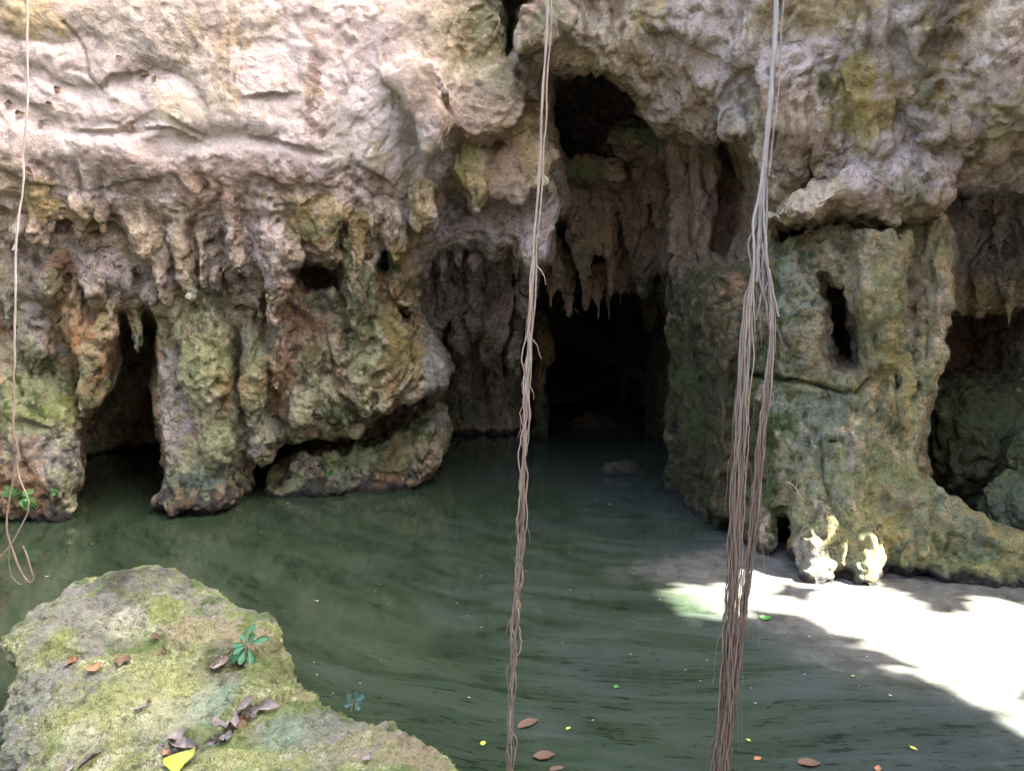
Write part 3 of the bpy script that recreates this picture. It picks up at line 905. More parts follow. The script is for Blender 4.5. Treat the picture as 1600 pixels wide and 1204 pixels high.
# finer faces where the camera can look
fc = RV[RQ].mean(1)
vis = (np.abs(fc[:, 0]) < 0.74 * fc[:, 1] + 0.2) & ((fc[:, 1] < 13.2) | (fc[:, 0] > 0.3)) & (fc[:, 2] < 2 + 0.45 * fc[:, 1]) & (fc[:, 2] > -0.12)
R1, RQ1, RI1 = subdivide(RV, RQ[vis], RI[vis])
RQ, RI, RV = np.concatenate([RQ1, RQ[~vis]]), np.concatenate([RI1, RI[~vis]]), R1
RV = smooth(RV, RQ, 1, 0.5)

# --- relief on the rock: flutes, lumps, ridges, cracks
N = normals(RV, RQ)
p = RV.copy()
warp = np.stack([fbm(p * 1.7, 2, 31), fbm(p * 1.7, 2, 41), fbm(p * 1.7, 2, 51)], 1) * 0.12
pw = p + warp
# how strongly the surface is fluted: little on the pale overhang upper left, more below and at right
# (weights)
pale = sstep(2.9, 3.35, p[:, 2]) * sstep(0.3, -0.9, p[:, 0])
flute = 1 - 0.85 * pale
d = 0.03 * fbm(p * 1.3, 2, 3)
# rounded ribs with sharp grooves between them, running down the stone
d += 0.10 * flute * (np.abs(perlin(pw * (3.3, 3.3, 0.5), 61)) - 0.25)
d += 0.065 * flute * (np.abs(perlin(pw * (7.5, 7.5, 1.5) + 4, 62)) - 0.25)
ca_, sa_ = 0.5, 0.87
al_, ac_ = pw[:, 0] * ca_ + pw[:, 2] * sa_, pw[:, 0] * sa_ - pw[:, 2] * ca_
dg = sstep(-2.8, -2.0, p[:, 0])
d += 0.07 * pale * (1 - .7 * dg) * (np.abs(perlin(pw * (1.1, 0.9, 2.4) + 8, 63)) - 0.25)
d += 0.11 * pale * dg * .65 * (np.abs(perlin(np.stack([ac_ * 2.4, pw[:, 1], al_ * .7], 1) + 8, 64)) - 0.25)
d += 0.05 * (np.abs(perlin(pw * 5.0 + 2, 77)) - 0.25) * (1 - 0.7 * pale)
d += 0.022 * (np.abs(perlin(pw * 13.0 + 2, 78)) - 0.25) * (1 - 0.7 * pale)
d += 0.007 * fbm(pw * 11.0, 3, 91)
d += 0.008 * (np.abs(perlin(pw * 25.0 + 2, 79)) - 0.25)
# scalloped hollows with sharp crests
d += (0.05 * worley(pw * (5.5, 5.5, 3.2), 5) - 0.022) * (0.35 + 0.65 * sstep(-.3, .4, perlin(p * 1.6, 141))) * (1 - 0.8 * pale)
d -= 0.05 * sstep(0.35, 0.7, perlin(pw * (6.5, 6.5, 4.5), 121)) * (1 - 0.7 * pale)
d -= 0.025 * sstep(0.35, 0.6, perlin(pw * (14, 14, 10), 131)) * (1 - 0.5 * pale)


def crack(pts, Y, w=0.012, depth=0.09):
    q = np.array([at(x, y, Y) for x, y in pts])
    m = np.full(len(RV), 9.0)
    near = (RV[:, 0] > q[:, 0].min() - .1) & (RV[:, 0] < q[:, 0].max() + .1) & (RV[:, 2] > q[:, 2].min() - .1) & (RV[:, 2] < q[:, 2].max() + .1) & (np.abs(RV[:, 1] - Y) < 0.6)
    P = RV[near][:, [0, 2]] + 0.25 * warp[near][:, [0, 2]]
    dm = np.full(len(P), 9.0)
    for a, b in zip(q[:-1][:, [0, 2]], q[1:][:, [0, 2]]):
        t = np.clip(((P - a) @ (b - a)) / ((b - a) @ (b - a)), 0, 1)
        dm = np.minimum(dm, np.linalg.norm(P - a - t[:, None] * (b - a), axis=1))
    d[near] -= depth * np.exp(-(dm / w) ** 2)


def ledge(pts, w=0.08, out=0.022):
    """A step in the sheet of stone: proud above the line, undercut below it."""
    Y = surf0(*pts[len(pts) // 2])
    q = np.array([at(x, y, Y) for x, y in pts])[:, [0, 2]]
    near = (RV[:, 0] > q[:, 0].min() - .3) & (RV[:, 0] < q[:, 0].max() + .3) & (RV[:, 2] > q[:, 1].min() - .4) & (RV[:, 2] < q[:, 1].max() + .4) & (np.abs(RV[:, 1] - Y) < 0.8)
    P = RV[near][:, [0, 2]] + 0.3 * warp[near][:, [0, 2]]
    dm, sg = np.full(len(P), 9.0), np.zeros(len(P))
    for a, b in zip(q[:-1], q[1:]):
        e = b - a
        u = ((P - a) @ e) / (e @ e)
        t = np.clip(u, 0, 1)
        dd = np.linalg.norm(P - a - t[:, None] * e, axis=1)
        s = np.sign(e[0] * (P[:, 1] - a[1]) - e[1] * (P[:, 0] - a[0])) * np.sign(e[0] if e[0] else 1)
        m_ = dd < dm
        dm[m_], sg[m_] = dd[m_], s[m_]
    f = np.where(sg > 0, out * np.exp(-(dm / (w * 1.6)) ** 2), -out * 1.1 * np.exp(-(dm / w) ** 2))
    d[near] += f * sstep(-.35, .45, perlin(RV[near] * 2.3 + 5, 95))


surf0 = lambda px, py: 6.45
for L_ in ([(-20, 120), (20, 150), (60, 166), (76, 190), (105, 206), (150, 204), (200, 196), (262, 200), (300, 212)], [(150, 160), (185, 118), (240, 104), (285, 122), (302, 150)],
           [(215, 185), (250, 170), (278, 192), (340, 205), (420, 205), (470, 215)], [(20, 95), (60, 118), (110, 130), (150, 152), (185, 158)], [(0, 262), (60, 282), (120, 290), (200, 280)],
           [(300, 262), (360, 255), (420, 272), (470, 268), (520, 285)], [(40, 60), (100, 52), (160, 66)], [(330, 130), (380, 150), (430, 140)], [(610, 100), (640, 84), (676, 96), (690, 130)], [(560, 250), (600, 268), (650, 258), (690, 240)]):
    ledge(L_)
crack([(1182, 582), (1240, 596), (1292, 605), (1340, 590)], 6.3, 0.016, 0.12)
crack([(96, 30), (118, 70), (124, 110), (142, 132)], 6.2, 0.012, 0.03)
crack([(690, 400), (700, 470), (706, 560), (700, 640)], 12.0, 0.03, 0.1)
crack([(756, 420), (762, 520), (750, 620)], 12.0, 0.03, 0.1)
crack([(1280, 690), (1276, 740), (1284, 790)], 6.0, 0.016, 0.07)
RV = RV + N * d[:, None]
N = normals(RV, RQ)
# --- colours of the stone: stains, growth and bare patches, each where it sits on the rock
PAL = dict(pink=(.56, .455, .41), cream=(.56, .455, .325), tan=(.36, .26, .175), brown=(.17, .105, .065), rust=(.33, .16, .06), ochre=(.36, .265, .085),
           moss=(.06, .085, .02), lime=(.26, .30, .09), grey=(.34, .31, .28), bluegreen=(.16, .205, .15), violet=(.48, .41, .40), dark=(.045, .04, .042), green=(.13, .16, .07), white=(.60, .53, .48))
PAL = {k: np.array(v) for k, v in PAL.items()}
n_a = fbm(RV * 1.1, 4, 301)
n_b = fbm(RV * (2.6, 2.6, 1.0) + 5, 4, 311)
n_c = fbm(RV * 5.5 + 9, 4, 321)
n_d = fbm(RV * 14 + 3, 3, 331)
n_e = perlin(RV * 26 + 3, 341)
C = np.repeat(PAL['tan'][None], len(RV), 0)


def blend(C, col, w):
    return C + (col - C) * np.clip(w, 0, 1)[:, None]


C = blend(C, PAL['cream'], sstep(-0.25, 0.5, n_a + 0.5 * n_c))
C = blend(C, PAL['grey'], 0.6 * sstep(0.1, 0.6, -n_a + 0.5 * n_b))
C = blend(C, PAL['brown'], 0.7 * sstep(0.25, 0.7, n_b + 0.35 * n_c))
C = blend(C, PAL['ochre'], 0.6 * sstep(0.3, 0.7, -n_b + 0.4 * n_c))
# brown damp rock inside, painted near black deeper in for the tunnel's shade
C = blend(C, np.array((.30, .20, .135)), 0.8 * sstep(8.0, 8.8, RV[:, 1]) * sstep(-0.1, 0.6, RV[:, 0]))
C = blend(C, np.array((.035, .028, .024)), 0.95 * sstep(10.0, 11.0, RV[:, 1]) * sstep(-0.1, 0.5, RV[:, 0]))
# the sides of the tunnel mouth: brown and green film, darkened to paint in shade
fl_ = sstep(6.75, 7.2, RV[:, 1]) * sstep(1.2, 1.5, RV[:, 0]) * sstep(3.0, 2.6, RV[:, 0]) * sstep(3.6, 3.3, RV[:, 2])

bvh = BVHTree.FromPolygons(RV[:N0].astype(float).tolist(), Q0.tolist())
WP = RV + 0.10 * np.stack([n_c, n_d, n_b], 1)
xo = np.argsort(WP[:, 0])
xs_ = WP[xo, 0]


def cast(px, py):
    h = bvh.ray_cast(Vector(CAM), Vector(ray(px, py)))
    return None if h[0] is None else np.array(h[0])


def stain(px, py, rx, ry, col, s=0.9, soft=0.22, speck=0.0):
    """A patch of colour centred on the rock seen at (px, py), rx by ry photo pixels across."""
    global C
    c = cast(px, py)
    if c is None:
        return
    k = np.linalg.norm(c - CAM) / FPX
    r = np.array((rx * k, max(rx, ry) * k * 1.3 + 0.15, ry * k))
    m = xo[np.searchsorted(xs_, c[0] - r[0] * 1.3):np.searchsorted(xs_, c[0] + r[0] * 1.3)]
    m = m[(np.abs(WP[m] - c) < r * 1.3).all(1)]
    q = np.sqrt((((WP[m] - c) / r) ** 2).sum(1)) + 0.4 * n_c[m] + 0.4 * n_d[m] + 0.25 * n_e[m] + speck * np.abs(n_d[m])
    w = s * sstep(1.0 + soft * 0.4, 1.0 - soft, q)
    C[m] = blend(C[m], PAL[col] * (1 + 0.15 * n_b[m])[:, None], w)


low = sstep(2.6, 1.6, RV[:, 2])
C = blend(C, PAL['rust'], 0.35 * low * sstep(0.05, 0.5, n_b + 0.4 * n_d))
C = blend(C, PAL['green'], 0.6 * low * sstep(0.1, 0.5, -n_a + 0.6 * n_c))
low2 = sstep(2.3, 1.5, RV[:, 2]) * sstep(-.9, -1.3, RV[:, 0])
n_s = fbm(WP * (8, 8, 0.9), 3, 351)
band = sstep(1.3, 1.8, RV[:, 2]) * sstep(3.35, 3.0, RV[:, 2])
STAINS = [
    # pale overhang, upper left
    (180, 110, 330, 130, 'pink'), (330, 220, 300, 80, 'pink'), (80, 250, 160, 60, 'pink'), (560, 100, 150, 150, 'pink'), (620, 230, 90, 110, 'white', .6), (200, 250, 160, 50, 'pink'),
    (240, 25, 130, 40, 'cream', .8), (310, 75, 40, 40, 'ochre', .6), (305, 80, 22, 22, 'moss', .6), (50, 20, 50, 30, 'ochre', .6), (300, 160, 60, 30, 'cream', .8), (350, 60, 25, 60, 'tan', .7),
    (490, 90, 12, 50, 'brown', .8), (470, 130, 30, 14, 'tan', .8), (485, 165, 8, 25, 'brown', .7), (510, 30, 25, 40, 'tan', .6), (20, 275, 40, 20, 'ochre', .5), (45, 268, 14, 10, 'white', .6),
    (590, 240, 18, 24, 'ochre', .5), (530, 230, 30, 60, 'green', .25),
    # fringe
    (310, 265, 30, 20, 'brown', .7), (330, 300, 60, 20, 'rust', .4), (420, 280, 60, 22, 'brown', .6), (350, 320, 24, 18, 'brown', .6), (60, 330, 30, 40, 'ochre', .8), (125, 350, 22, 36, 'ochre', .6),
    (235, 320, 18, 14, 'brown', .8), (185, 330, 22, 24, 'brown', .5), (220, 360, 26, 40, 'cream', .8), (100, 400, 90, 40, 'pink', .7), (200, 440, 90, 40, 'pink', .8), (300, 400, 70, 50, 'cream', .5),
    (190, 370, 16, 30, 'ochre', .5), (410, 380, 34, 70, 'pink', .8), (440, 340, 14, 40, 'violet', .8), (480, 340, 40, 36, 'ochre', .6), (480, 370, 30, 16, 'green', .6), (500, 395, 20, 14, 'rust', .4), (560, 300, 50, 40, 'pink', .7),
    (560, 390, 26, 60, 'ochre', .8), (535, 400, 12, 60, 'moss', .8), (610, 380, 24, 30, 'brown', .6), (625, 420, 22, 40, 'ochre', .9),
    (90, 420, 20, 26, 'rust', .7), (82, 445, 22, 26, 'green', .7), (110, 500, 36, 50, 'rust', .5), (60, 500, 40, 40, 'green', .6), (160, 550, 34, 50, 'rust', .6), (40, 530, 40, 40, 'grey', .7), (30, 470, 30, 60, 'grey', .5),
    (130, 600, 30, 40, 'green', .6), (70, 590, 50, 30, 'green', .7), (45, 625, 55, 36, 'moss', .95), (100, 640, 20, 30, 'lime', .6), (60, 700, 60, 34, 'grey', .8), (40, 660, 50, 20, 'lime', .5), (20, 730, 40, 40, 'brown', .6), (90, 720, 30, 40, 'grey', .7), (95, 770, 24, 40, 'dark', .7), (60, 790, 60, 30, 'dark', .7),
    # column
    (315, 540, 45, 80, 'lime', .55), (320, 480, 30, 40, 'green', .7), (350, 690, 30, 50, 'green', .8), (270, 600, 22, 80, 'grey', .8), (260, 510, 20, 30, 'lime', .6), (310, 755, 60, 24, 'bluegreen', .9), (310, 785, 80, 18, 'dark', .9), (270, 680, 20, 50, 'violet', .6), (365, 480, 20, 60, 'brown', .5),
    (212, 500, 16, 26, 'ochre', .6), (214, 540, 10, 16, 'bluegreen', .9), (400, 545, 24, 24, 'bluegreen', .7), (398, 600, 22, 40, 'ochre', .6), (405, 690, 30, 40, 'grey', .9), (395, 640, 18, 30, 'green', .6), (440, 520, 18, 60, 'violet', .4),
    # hanging mass
    (490, 440, 40, 26, 'ochre', .7), (470, 470, 40, 40, 'rust', .6), (500, 520, 50, 60, 'brown', .6), (470, 600, 50, 60, 'rust', .45), (480, 640, 40, 40, 'cream', .6), (450, 600, 30, 40, 'tan', .6), (485, 580, 22, 40, 'moss', .6),
    (530, 470, 50, 30, 'bluegreen', .7), (580, 480, 60, 70, 'moss', .75), (640, 540, 50, 70, 'moss', .7), (570, 560, 40, 60, 'moss', .6), (630, 500, 40, 40, 'ochre', .45), (600, 600, 34, 40, 'ochre', .4), (535, 650, 45, 30, 'moss', .85), (660, 570, 30, 40, 'ochre', .5), (680, 590, 16, 30, 'bluegreen', .9), (590, 430, 30, 24, 'green', .8), (605, 455, 20, 20, 'rust', .6), (650, 500, 30, 30, 'brown', .5),
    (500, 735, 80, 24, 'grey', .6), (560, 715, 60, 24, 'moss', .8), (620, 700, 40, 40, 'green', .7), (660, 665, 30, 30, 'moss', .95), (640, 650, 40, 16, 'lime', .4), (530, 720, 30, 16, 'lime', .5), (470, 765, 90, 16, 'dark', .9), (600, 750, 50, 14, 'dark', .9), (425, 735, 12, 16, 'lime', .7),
    # porch
    (750, 340, 110, 40, 'violet', .95), (720, 400, 80, 60, 'violet', .85), (840, 350, 26, 70, 'violet', .85), (690, 450, 60, 90, 'violet', .85), (750, 450, 70, 90, 'violet', .8), (800, 470, 50, 90, 'violet', .7), (700, 580, 70, 90, 'grey', .8), (760, 600, 60, 70, 'grey', .6), (790, 560, 24, 60, 'brown', .4), (850, 560, 16, 60, 'ochre', .6), (700, 640, 60, 20, 'green', .6),
    # upper middle
    (690, 60, 60, 60, 'cream', .6), (740, 60, 60, 60, 'ochre', .4), (770, 110, 50, 60, 'green', .35), (640, 130, 40, 50, 'tan', .7), (665, 170, 24, 60, 'brown', .5), (740, 180, 60, 50, 'tan', .6), (735, 280, 36, 60, 'ochre', .8), (725, 260, 20, 40, 'green', .5), (655, 320, 24, 50, 'ochre', .7), (690, 310, 20, 30, 'brown', .7), (800, 270, 50, 50, 'tan', .7), (840, 240, 26, 50, 'ochre', .5), (770, 30, 40, 30, 'green', .5), (800, 40, 20, 60, 'green', .7), (870, 20, 40, 24, 'green', .5), (830, 150, 30, 50, 'brown', .5),
    # arch rim and upper right
    (920, 70, 70, 36, 'cream', .7), (1000, 90, 60, 50, 'ochre', .35), (1060, 110, 70, 60, 'tan', .6), (1120, 40, 90, 60, 'pink', .65), (1100, 190, 50, 40, 'tan', .7), (1150, 160, 36, 50, 'grey', .6), (1250, 90, 80, 40, 'pink', .7), (1260, 20, 80, 26, 'ochre', .5), (1240, 190, 60, 70, 'tan', .7), (1230, 250, 50, 60, 'brown', .35), (1290, 140, 26, 26, 'green', .6), (1295, 230, 24, 60, 'brown', .5), (1355, 130, 26, 60, 'ochre', .85), (1365, 200, 30, 40, 'ochre', .6), (1420, 40, 40, 60, 'grey', .5), (1460, 110, 24, 60, 'moss', .55), (1500, 90, 24, 90, 'ochre', .7), (1470, 30, 24, 50, 'brown', .5), (1440, 200, 30, 40, 'violet', .5), (1560, 100, 50, 70, 'pink', .6), (1580, 30, 30, 30, 'cream', .6), (1525, 230, 16, 16, 'moss', .7), (1580, 190, 24, 40, 'lime', .4), (1400, 270, 80, 50, 'pink', .9), (1270, 310, 50, 24, 'cream', .8), (1380, 320, 80, 20, 'tan', .6), (1420, 290, 30, 20, 'green', .5),
    (1000, 200, 60, 30, 'green', .9), (920, 262, 50, 20, 'green', .9), (940, 170, 70, 70, 'violet', .5), (1015, 420, 40, 50, 'green', .6), (905, 410, 24, 60, 'green', .5), (1140, 350, 40, 80, 'brown', .6),
    # pillar
    (1400, 370, 110, 40, 'moss', .6), (1340, 390, 50, 40, 'tan', .5), (1390, 390, 26, 24, 'tan', .7), (1400, 470, 90, 100, 'ochre', .5), (1380, 500, 70, 80, 'green', .4), (1450, 400, 40, 40, 'lime', .35), (1360, 450, 30, 40, 'ochre', .6), (1420, 560, 60, 80, 'ochre', .45), (1430, 600, 40, 80, 'green', .4), (1390, 460, 30, 40, 'green', .45), (1320, 430, 24, 40, 'cream', .75), (1430, 440, 16, 40, 'tan', .6), (1440, 650, 24, 110, 'lime', .4), (1410, 650, 24, 70, 'ochre', .5),
    (1230, 450, 70, 80, 'bluegreen', .85), (1240, 540, 80, 70, 'bluegreen', .75), (1275, 540, 30, 50, 'tan', .45), (1250, 640, 90, 50, 'bluegreen', .9), (1280, 720, 60, 70, 'grey', .45), (1290, 740, 40, 60, 'bluegreen', .6), (1220, 740, 50, 80, 'green', .7), (1240, 760, 24, 60, 'tan', .35), (1150, 560, 55, 180, 'moss', .8), (1150, 480, 40, 60, 'ochre', .3), (1120, 640, 40, 200, 'moss', .7), (1140, 740, 50, 100, 'moss', .8), (1130, 430, 40, 20, 'rust', .5), (1090, 600, 40, 180, 'brown', .7), (1250, 380, 50, 30, 'moss', .7), (1270, 365, 20, 10, 'cream', .6),  # moss and brown on the left flank also paint its shade
    (1400, 760, 80, 60, 'green', .8), (1420, 790, 50, 30, 'tan', .5), (1340, 830, 80, 40, 'lime', .45), (1390, 830, 60, 30, 'ochre', .5), (1300, 880, 50, 30, 'grey', .6), (1330, 880, 40, 30, 'lime', .4), (1470, 880, 90, 24, 'green', .9), (1540, 860, 80, 40, 'lime', .5), (1480, 810, 50, 40, 'bluegreen', .7), (1370, 700, 40, 50, 'moss', .5), (1265, 890, 20, 30, 'grey', .7),
    (1540, 700, 120, 130, 'moss', .8), (1560, 640, 90, 60, 'green', .5), (1590, 790, 40, 50, 'bluegreen', .7), (1560, 360, 70, 80, 'grey', .8), (1560, 470, 60, 40, 'ochre', .6), (1540, 300, 60, 40, 'grey', .7),
]
for s_ in STAINS:
    stain(*s_)
C = blend(C, np.array((.055, .042, .026)), 0.95 * fl_ * sstep(-.9, -.2, n_c))  # dark colour stands in for shade on the flank columns
pil = sstep(2.1, 2.4, RV[:, 0]) * sstep(7.0, 6.7, RV[:, 1]) * sstep(2.75, 2.55, RV[:, 2])
C = blend(C, np.array((.34, .30, .12)), .4 * pil * sstep(.08, .22, n_s + .25 * n_e))
C = blend(C, np.array((.20, .22, .13)), .55 * pil * sstep(-.08, -.22, n_s + .25 * n_e))
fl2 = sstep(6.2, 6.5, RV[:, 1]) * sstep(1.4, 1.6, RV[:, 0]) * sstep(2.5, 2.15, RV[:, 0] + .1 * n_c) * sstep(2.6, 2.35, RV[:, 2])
C = blend(C, np.array((.055, .052, .022)), .9 * fl2 * sstep(-.7, -.1, n_c + .5 * n_d))  # shade of the pillar's left face painted as dark olive
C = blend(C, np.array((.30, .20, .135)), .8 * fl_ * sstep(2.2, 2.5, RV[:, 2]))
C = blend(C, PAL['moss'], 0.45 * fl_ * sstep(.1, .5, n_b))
C = blend(C, np.array((.40, .21, .085)), .3 * low2 * sstep(.15, .35, n_b + .5 * n_d + .25 * n_e))
C = blend(C, np.array((.40, .41, .24)), .55 * low2 * sstep(.15, .35, -n_b + .5 * n_c + .3 * n_e))
C = blend(C, PAL['tan'], 0.3 * band * sstep(.12, .3, n_s + .25 * n_e))
C = blend(C, PAL['brown'], 0.4 * band * sstep(.38, .52, n_s + .25 * n_e))
C = blend(C, PAL['pink'], 0.6 * band * sstep(-.25, -.45, n_s + .2 * n_e) * sstep(-.9, -1.4, RV[:, 0]) * sstep(1.7, 2.2, RV[:, 2]))
lip = np.exp(-((RV[:, 2] + .12 * n_b - 3.12) / .13) ** 2) * sstep(-.8, -1.3, RV[:, 0])
C = blend(C, PAL['brown'] * 1.25, .75 * lip * sstep(-.1, .15, n_c + .3 * n_e))
for px_, py_ in ((925, 690), (940, 712), (975, 742)):
    stain(px_, py_, 60, 40, 'dark', .85)
# growth on upward facing stone and a dark tide line at the water
C = blend(C, PAL['dark'], 0.85 * sstep(0.13, 0.0, RV[:, 2] + 0.08 * n_c))
C = blend(C, PAL['dark'] * .6, 0.9 * sstep(0.07, 0.04, RV[:, 2] + 0.04 * n_c))
C = blend(C, PAL['moss'], 0.35 * sstep(0.35, 0.8, N[:, 2] + 0.3 * n_c) * sstep(1.9, 1.0, RV[:, 2]))
C = np.clip(C * (1 + 0.10 * n_d + 0.08 * n_c)[:, None], 0.015, 0.85)

# how much dark growth has settled: little on the pale overhang
GRIME = 1 - 0.35 * sstep(2.3, 2.9, RV[:, 2]) - 0.5 * pale * sstep(.6, -.1, n_a) - .1 * pale
C = blend(C, PAL['pink'], 0.55 * pale * sstep(.5, -.3, n_b) * sstep(-1.0, -1.6, RV[:, 0]))

# --- split into the wall, its hanging pieces and the separate rocks
roots = {}


def rock_piece(i, parent):
    f = FEATS[i]
    sel = RI == i
    if not sel.any():
        return None
    q = RQ[sel]
    u, inv = np.unique(q, return_inverse=True)
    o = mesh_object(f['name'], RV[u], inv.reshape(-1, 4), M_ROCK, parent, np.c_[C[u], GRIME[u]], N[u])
    if f.get('label'):
        o['label'] = f['label']
    return o


wall = rock_piece(0, None)
tag(wall, 'pale cream and brown limestone cave wall with stained drapery folds', kind='structure')
for i in range(1, len(FEATS)):
    f = FEATS[i]
    if f.get('thing'):
        o = rock_piece(i, None)
        if o:
            tag(o, f['label'], f['category'], kind='thing')
            roots[f['name']] = o
    elif f.get('part_of'):
        rock_piece(i, roots[f['part_of']])
    else:
        rock_piece(i, wall)

# the passage runs on beyond the tunnel mouth
PP = spline([(1.75, 15.2, 0.3), (1.9, 17, 0.4), (3.2, 20.5, 0.4), (5.8, 24, 0.6), (6.6, 26, 0.6), (6.7, 26.3, 0.6)], 40)
PP = spline(PP, 130)
PV, PF = tube(PP, np.r_[np.full(12, 2.7), np.linspace(2.6, 1.6, 108), np.linspace(1.5, 0.02, 10)], 64)
PV = PV + 0.45 * np.stack([fbm(PV * 1.1, 4, 901), fbm(PV * 1.1, 4, 902), fbm(PV * 1.1, 4, 903)], 1)
mesh_object('deep_passage', PV, PF[:, ::-1], M_ROCK, wall, np.tile(np.array([[.035, .028, .024]]), (len(PV), 1)) * .6)  # near-black colour stands in for the passage's darkness
# ------------------------------------------------------------------ ground behind and water
def ground_h(x, y):
    """Pool bed, the near bank and the unseen sinkhole sides, raised to block low sky."""
    n = fbm(np.stack([x * 0.5, y * 0.5, x * 0], 1), 4, 501)
    rim = np.maximum(sstep(-3.0, -12, y), 0.5 * sstep(10.5, 18, np.abs(x)))  # unseen slopes behind and beside, raised to cut off low sky light
    return -0.9 + 1.3 * sstep(2.2, -0.5, y) + 0.12 * n * sstep(2.0, 0.0, y) + (6.8 + n) * rim


gx_ = np.concatenate([[-600, -200, -80, -40, -20], np.linspace(-12, 12, 61), [20, 40, 80, 200, 600]])
gy_ = np.concatenate([[-600, -200, -80, -40, -25, -18], np.linspace(-12, 6, 46), [10, 20]])
A, B = np.meshgrid(gx_, gy_, indexing='ij')
H = ground_h(A.ravel(), B.ravel())
gi = np.arange(A.size).reshape(A.shape)
GF = np.stack([gi[:-1, :-1], gi[1:, :-1], gi[1:, 1:], gi[:-1, 1:]], -1).reshape(-1, 4)
m, nt, bs, nd, lk = new_mat('leaf_littered_soil')
geo = nd.new('ShaderNodeNewGeometry')
lk.new(ramp(nt, tex_noise(nt, geo.outputs['Position'], 3.0, 8), [(0.3, (.04, .034, .022)), (0.5, (.085, .066, .045)), (0.7, (.16, .125, .09))]), bs.inputs['Base Color'])
bs.inputs['Roughness'].default_value = 0.95
ground = mesh_object('ground', np.stack([A.ravel(), B.ravel(), H], 1), GF, m)
tag(ground, 'brown leaf littered bank behind the pool', kind='structure')

# water: murky green with streaks of floating film
m, nt, bs, nd, lk = new_mat('murky_pool_water')
geo = nd.new('ShaderNodeNewGeometry')
pos = geo.outputs['Position']
# swirl: turn the coordinates by an amount that changes across the pool
wz = nd.new('ShaderNodeTexNoise')
wz.inputs['Scale'].default_value = 0.35
wz.inputs['Detail'].default_value = 2
lk.new(pos, wz.inputs['Vector'])
sub = nd.new('ShaderNodeVectorMath'); sub.operation = 'SUBTRACT'; sub.inputs[1].default_value = (.5, .5, .5)
lk.new(wz.outputs['Color'], sub.inputs[0])
scl = nd.new('ShaderNodeVectorMath'); scl.operation = 'SCALE'; scl.inputs['Scale'].default_value = 0.9
lk.new(sub.outputs[0], scl.inputs[0])
add = nd.new('ShaderNodeVectorMath'); add.operation = 'ADD'
lk.new(pos, add.inputs[0]); lk.new(scl.outputs[0], add.inputs[1])
# the film drifts in slow arcs round the tunnel mouth
rel = nd.new('ShaderNodeVectorMath'); rel.operation = 'SUBTRACT'; rel.inputs[1].default_value = (1.3, 9.0, 0)
lk.new(add.outputs[0], rel.inputs[0])
sr = nd.new('ShaderNodeSeparateXYZ'); lk.new(rel.outputs[0], sr.inputs[0])
ln = nd.new('ShaderNodeVectorMath'); ln.operation = 'LENGTH'; lk.new(rel.outputs[0], ln.inputs[0])
th = math_node(nt, 'ARCTAN2', sr.outputs[0], math_node(nt, 'MULTIPLY', sr.outputs[1], -1.0))
cb = nd.new('ShaderNodeCombineXYZ')
lk.new(math_node(nt, 'MULTIPLY', th, 2.6), cb.inputs[0])
lk.new(math_node(nt, 'MULTIPLY', ln.outputs['Value'], 2.4), cb.inputs[1])
arc = cb.outputs[0]
big = tex_noise(nt, pos, 0.7, 5, 0.6)
st = tex_noise(nt, arc, 2.0, 10, 0.70, 0.6)
st2 = tex_noise(nt, arc, 13.0, 6, 0.72, 0.3)
sp = nd.new('ShaderNodeSeparateXYZ'); lk.new(pos, sp.inputs[0])
# murky green water, with more of the grey film in the middle and towards the right
fx = math_node(nt, 'ADD', math_node(nt, 'MULTIPLY', sp.outputs[0], 0.10), big)
fm = nd.new('ShaderNodeMapRange'); lk.new(math_node(nt, 'ADD', fx, math_node(nt, 'MULTIPLY', st, 0.7)), fm.inputs['Value'])
fm.inputs['From Min'].default_value = 0.78; fm.inputs['From Max'].default_value = 1.12
deep = ramp(nt, st, [(0.36, (.020, .031, .016)), (0.5, (.027, .040, .021)), (0.62, (.035, .049, .027))])
film = ramp(nt, st, [(0.36, (.027, .036, .029)), (0.5, (.035, .045, .038)), (0.64, (.046, .056, .049))])
base = mix_rgb(nt, fm.outputs[0], deep, film)
# short dark gaps in the film
gap = nd.new('ShaderNodeMapRange')
lk.new(math_node(nt, 'ADD', st2, math_node(nt, 'MULTIPLY', st, 0.5)), gap.inputs['Value'])
gap.inputs['From Min'].default_value = 0.645; gap.inputs['From Max'].default_value = 0.675
fl = ramp(nt, gap.outputs[0], [(0.0, (.22, .24, .25)), (1.0, (1, 1, 1))])
colr = mix_rgb(nt, 0.6, base, fl, 'MULTIPLY')
# pale sandy shallows towards the right bank
sx = nd.new('ShaderNodeSeparateXYZ'); lk.new(pos, sx.inputs[0])
yy = sx.outputs[1]
e = math_node(nt, 'ADD', sx.outputs[0], math_node(nt, 'MULTIPLY', math_node(nt, 'MINIMUM', yy, 5.6), 0.7))
e = math_node(nt, 'SUBTRACT', e, math_node(nt, 'MULTIPLY', math_node(nt, 'MAXIMUM', math_node(nt, 'SUBTRACT', yy, 5.6), 0.0), 1.2))
e = math_node(nt, 'ADD', e, math_node(nt, 'MULTIPLY', math_node(nt, 'SUBTRACT', tex_noise(nt, pos, 1.5, 6, 0.65), 0.5), 1.4))
mr = nd.new('ShaderNodeMapRange'); lk.new(e, mr.inputs['Value'])
mr.inputs['From Min'].default_value = 4.4; mr.inputs['From Max'].default_value = 5.3
mr.interpolation_type = 'SMOOTHSTEP'
sand = ramp(nt, tex_noise(nt, pos, 6.0, 9, 0.7, 0.4), [(0.34, (.060, .057, .046)), (0.46, (.092, .088, .075)), (0.56, (.115, .110, .096)), (0.68, (.16, .155, .14))])
sand = mix_rgb(nt, 0.25, sand, fl, 'MULTIPLY')
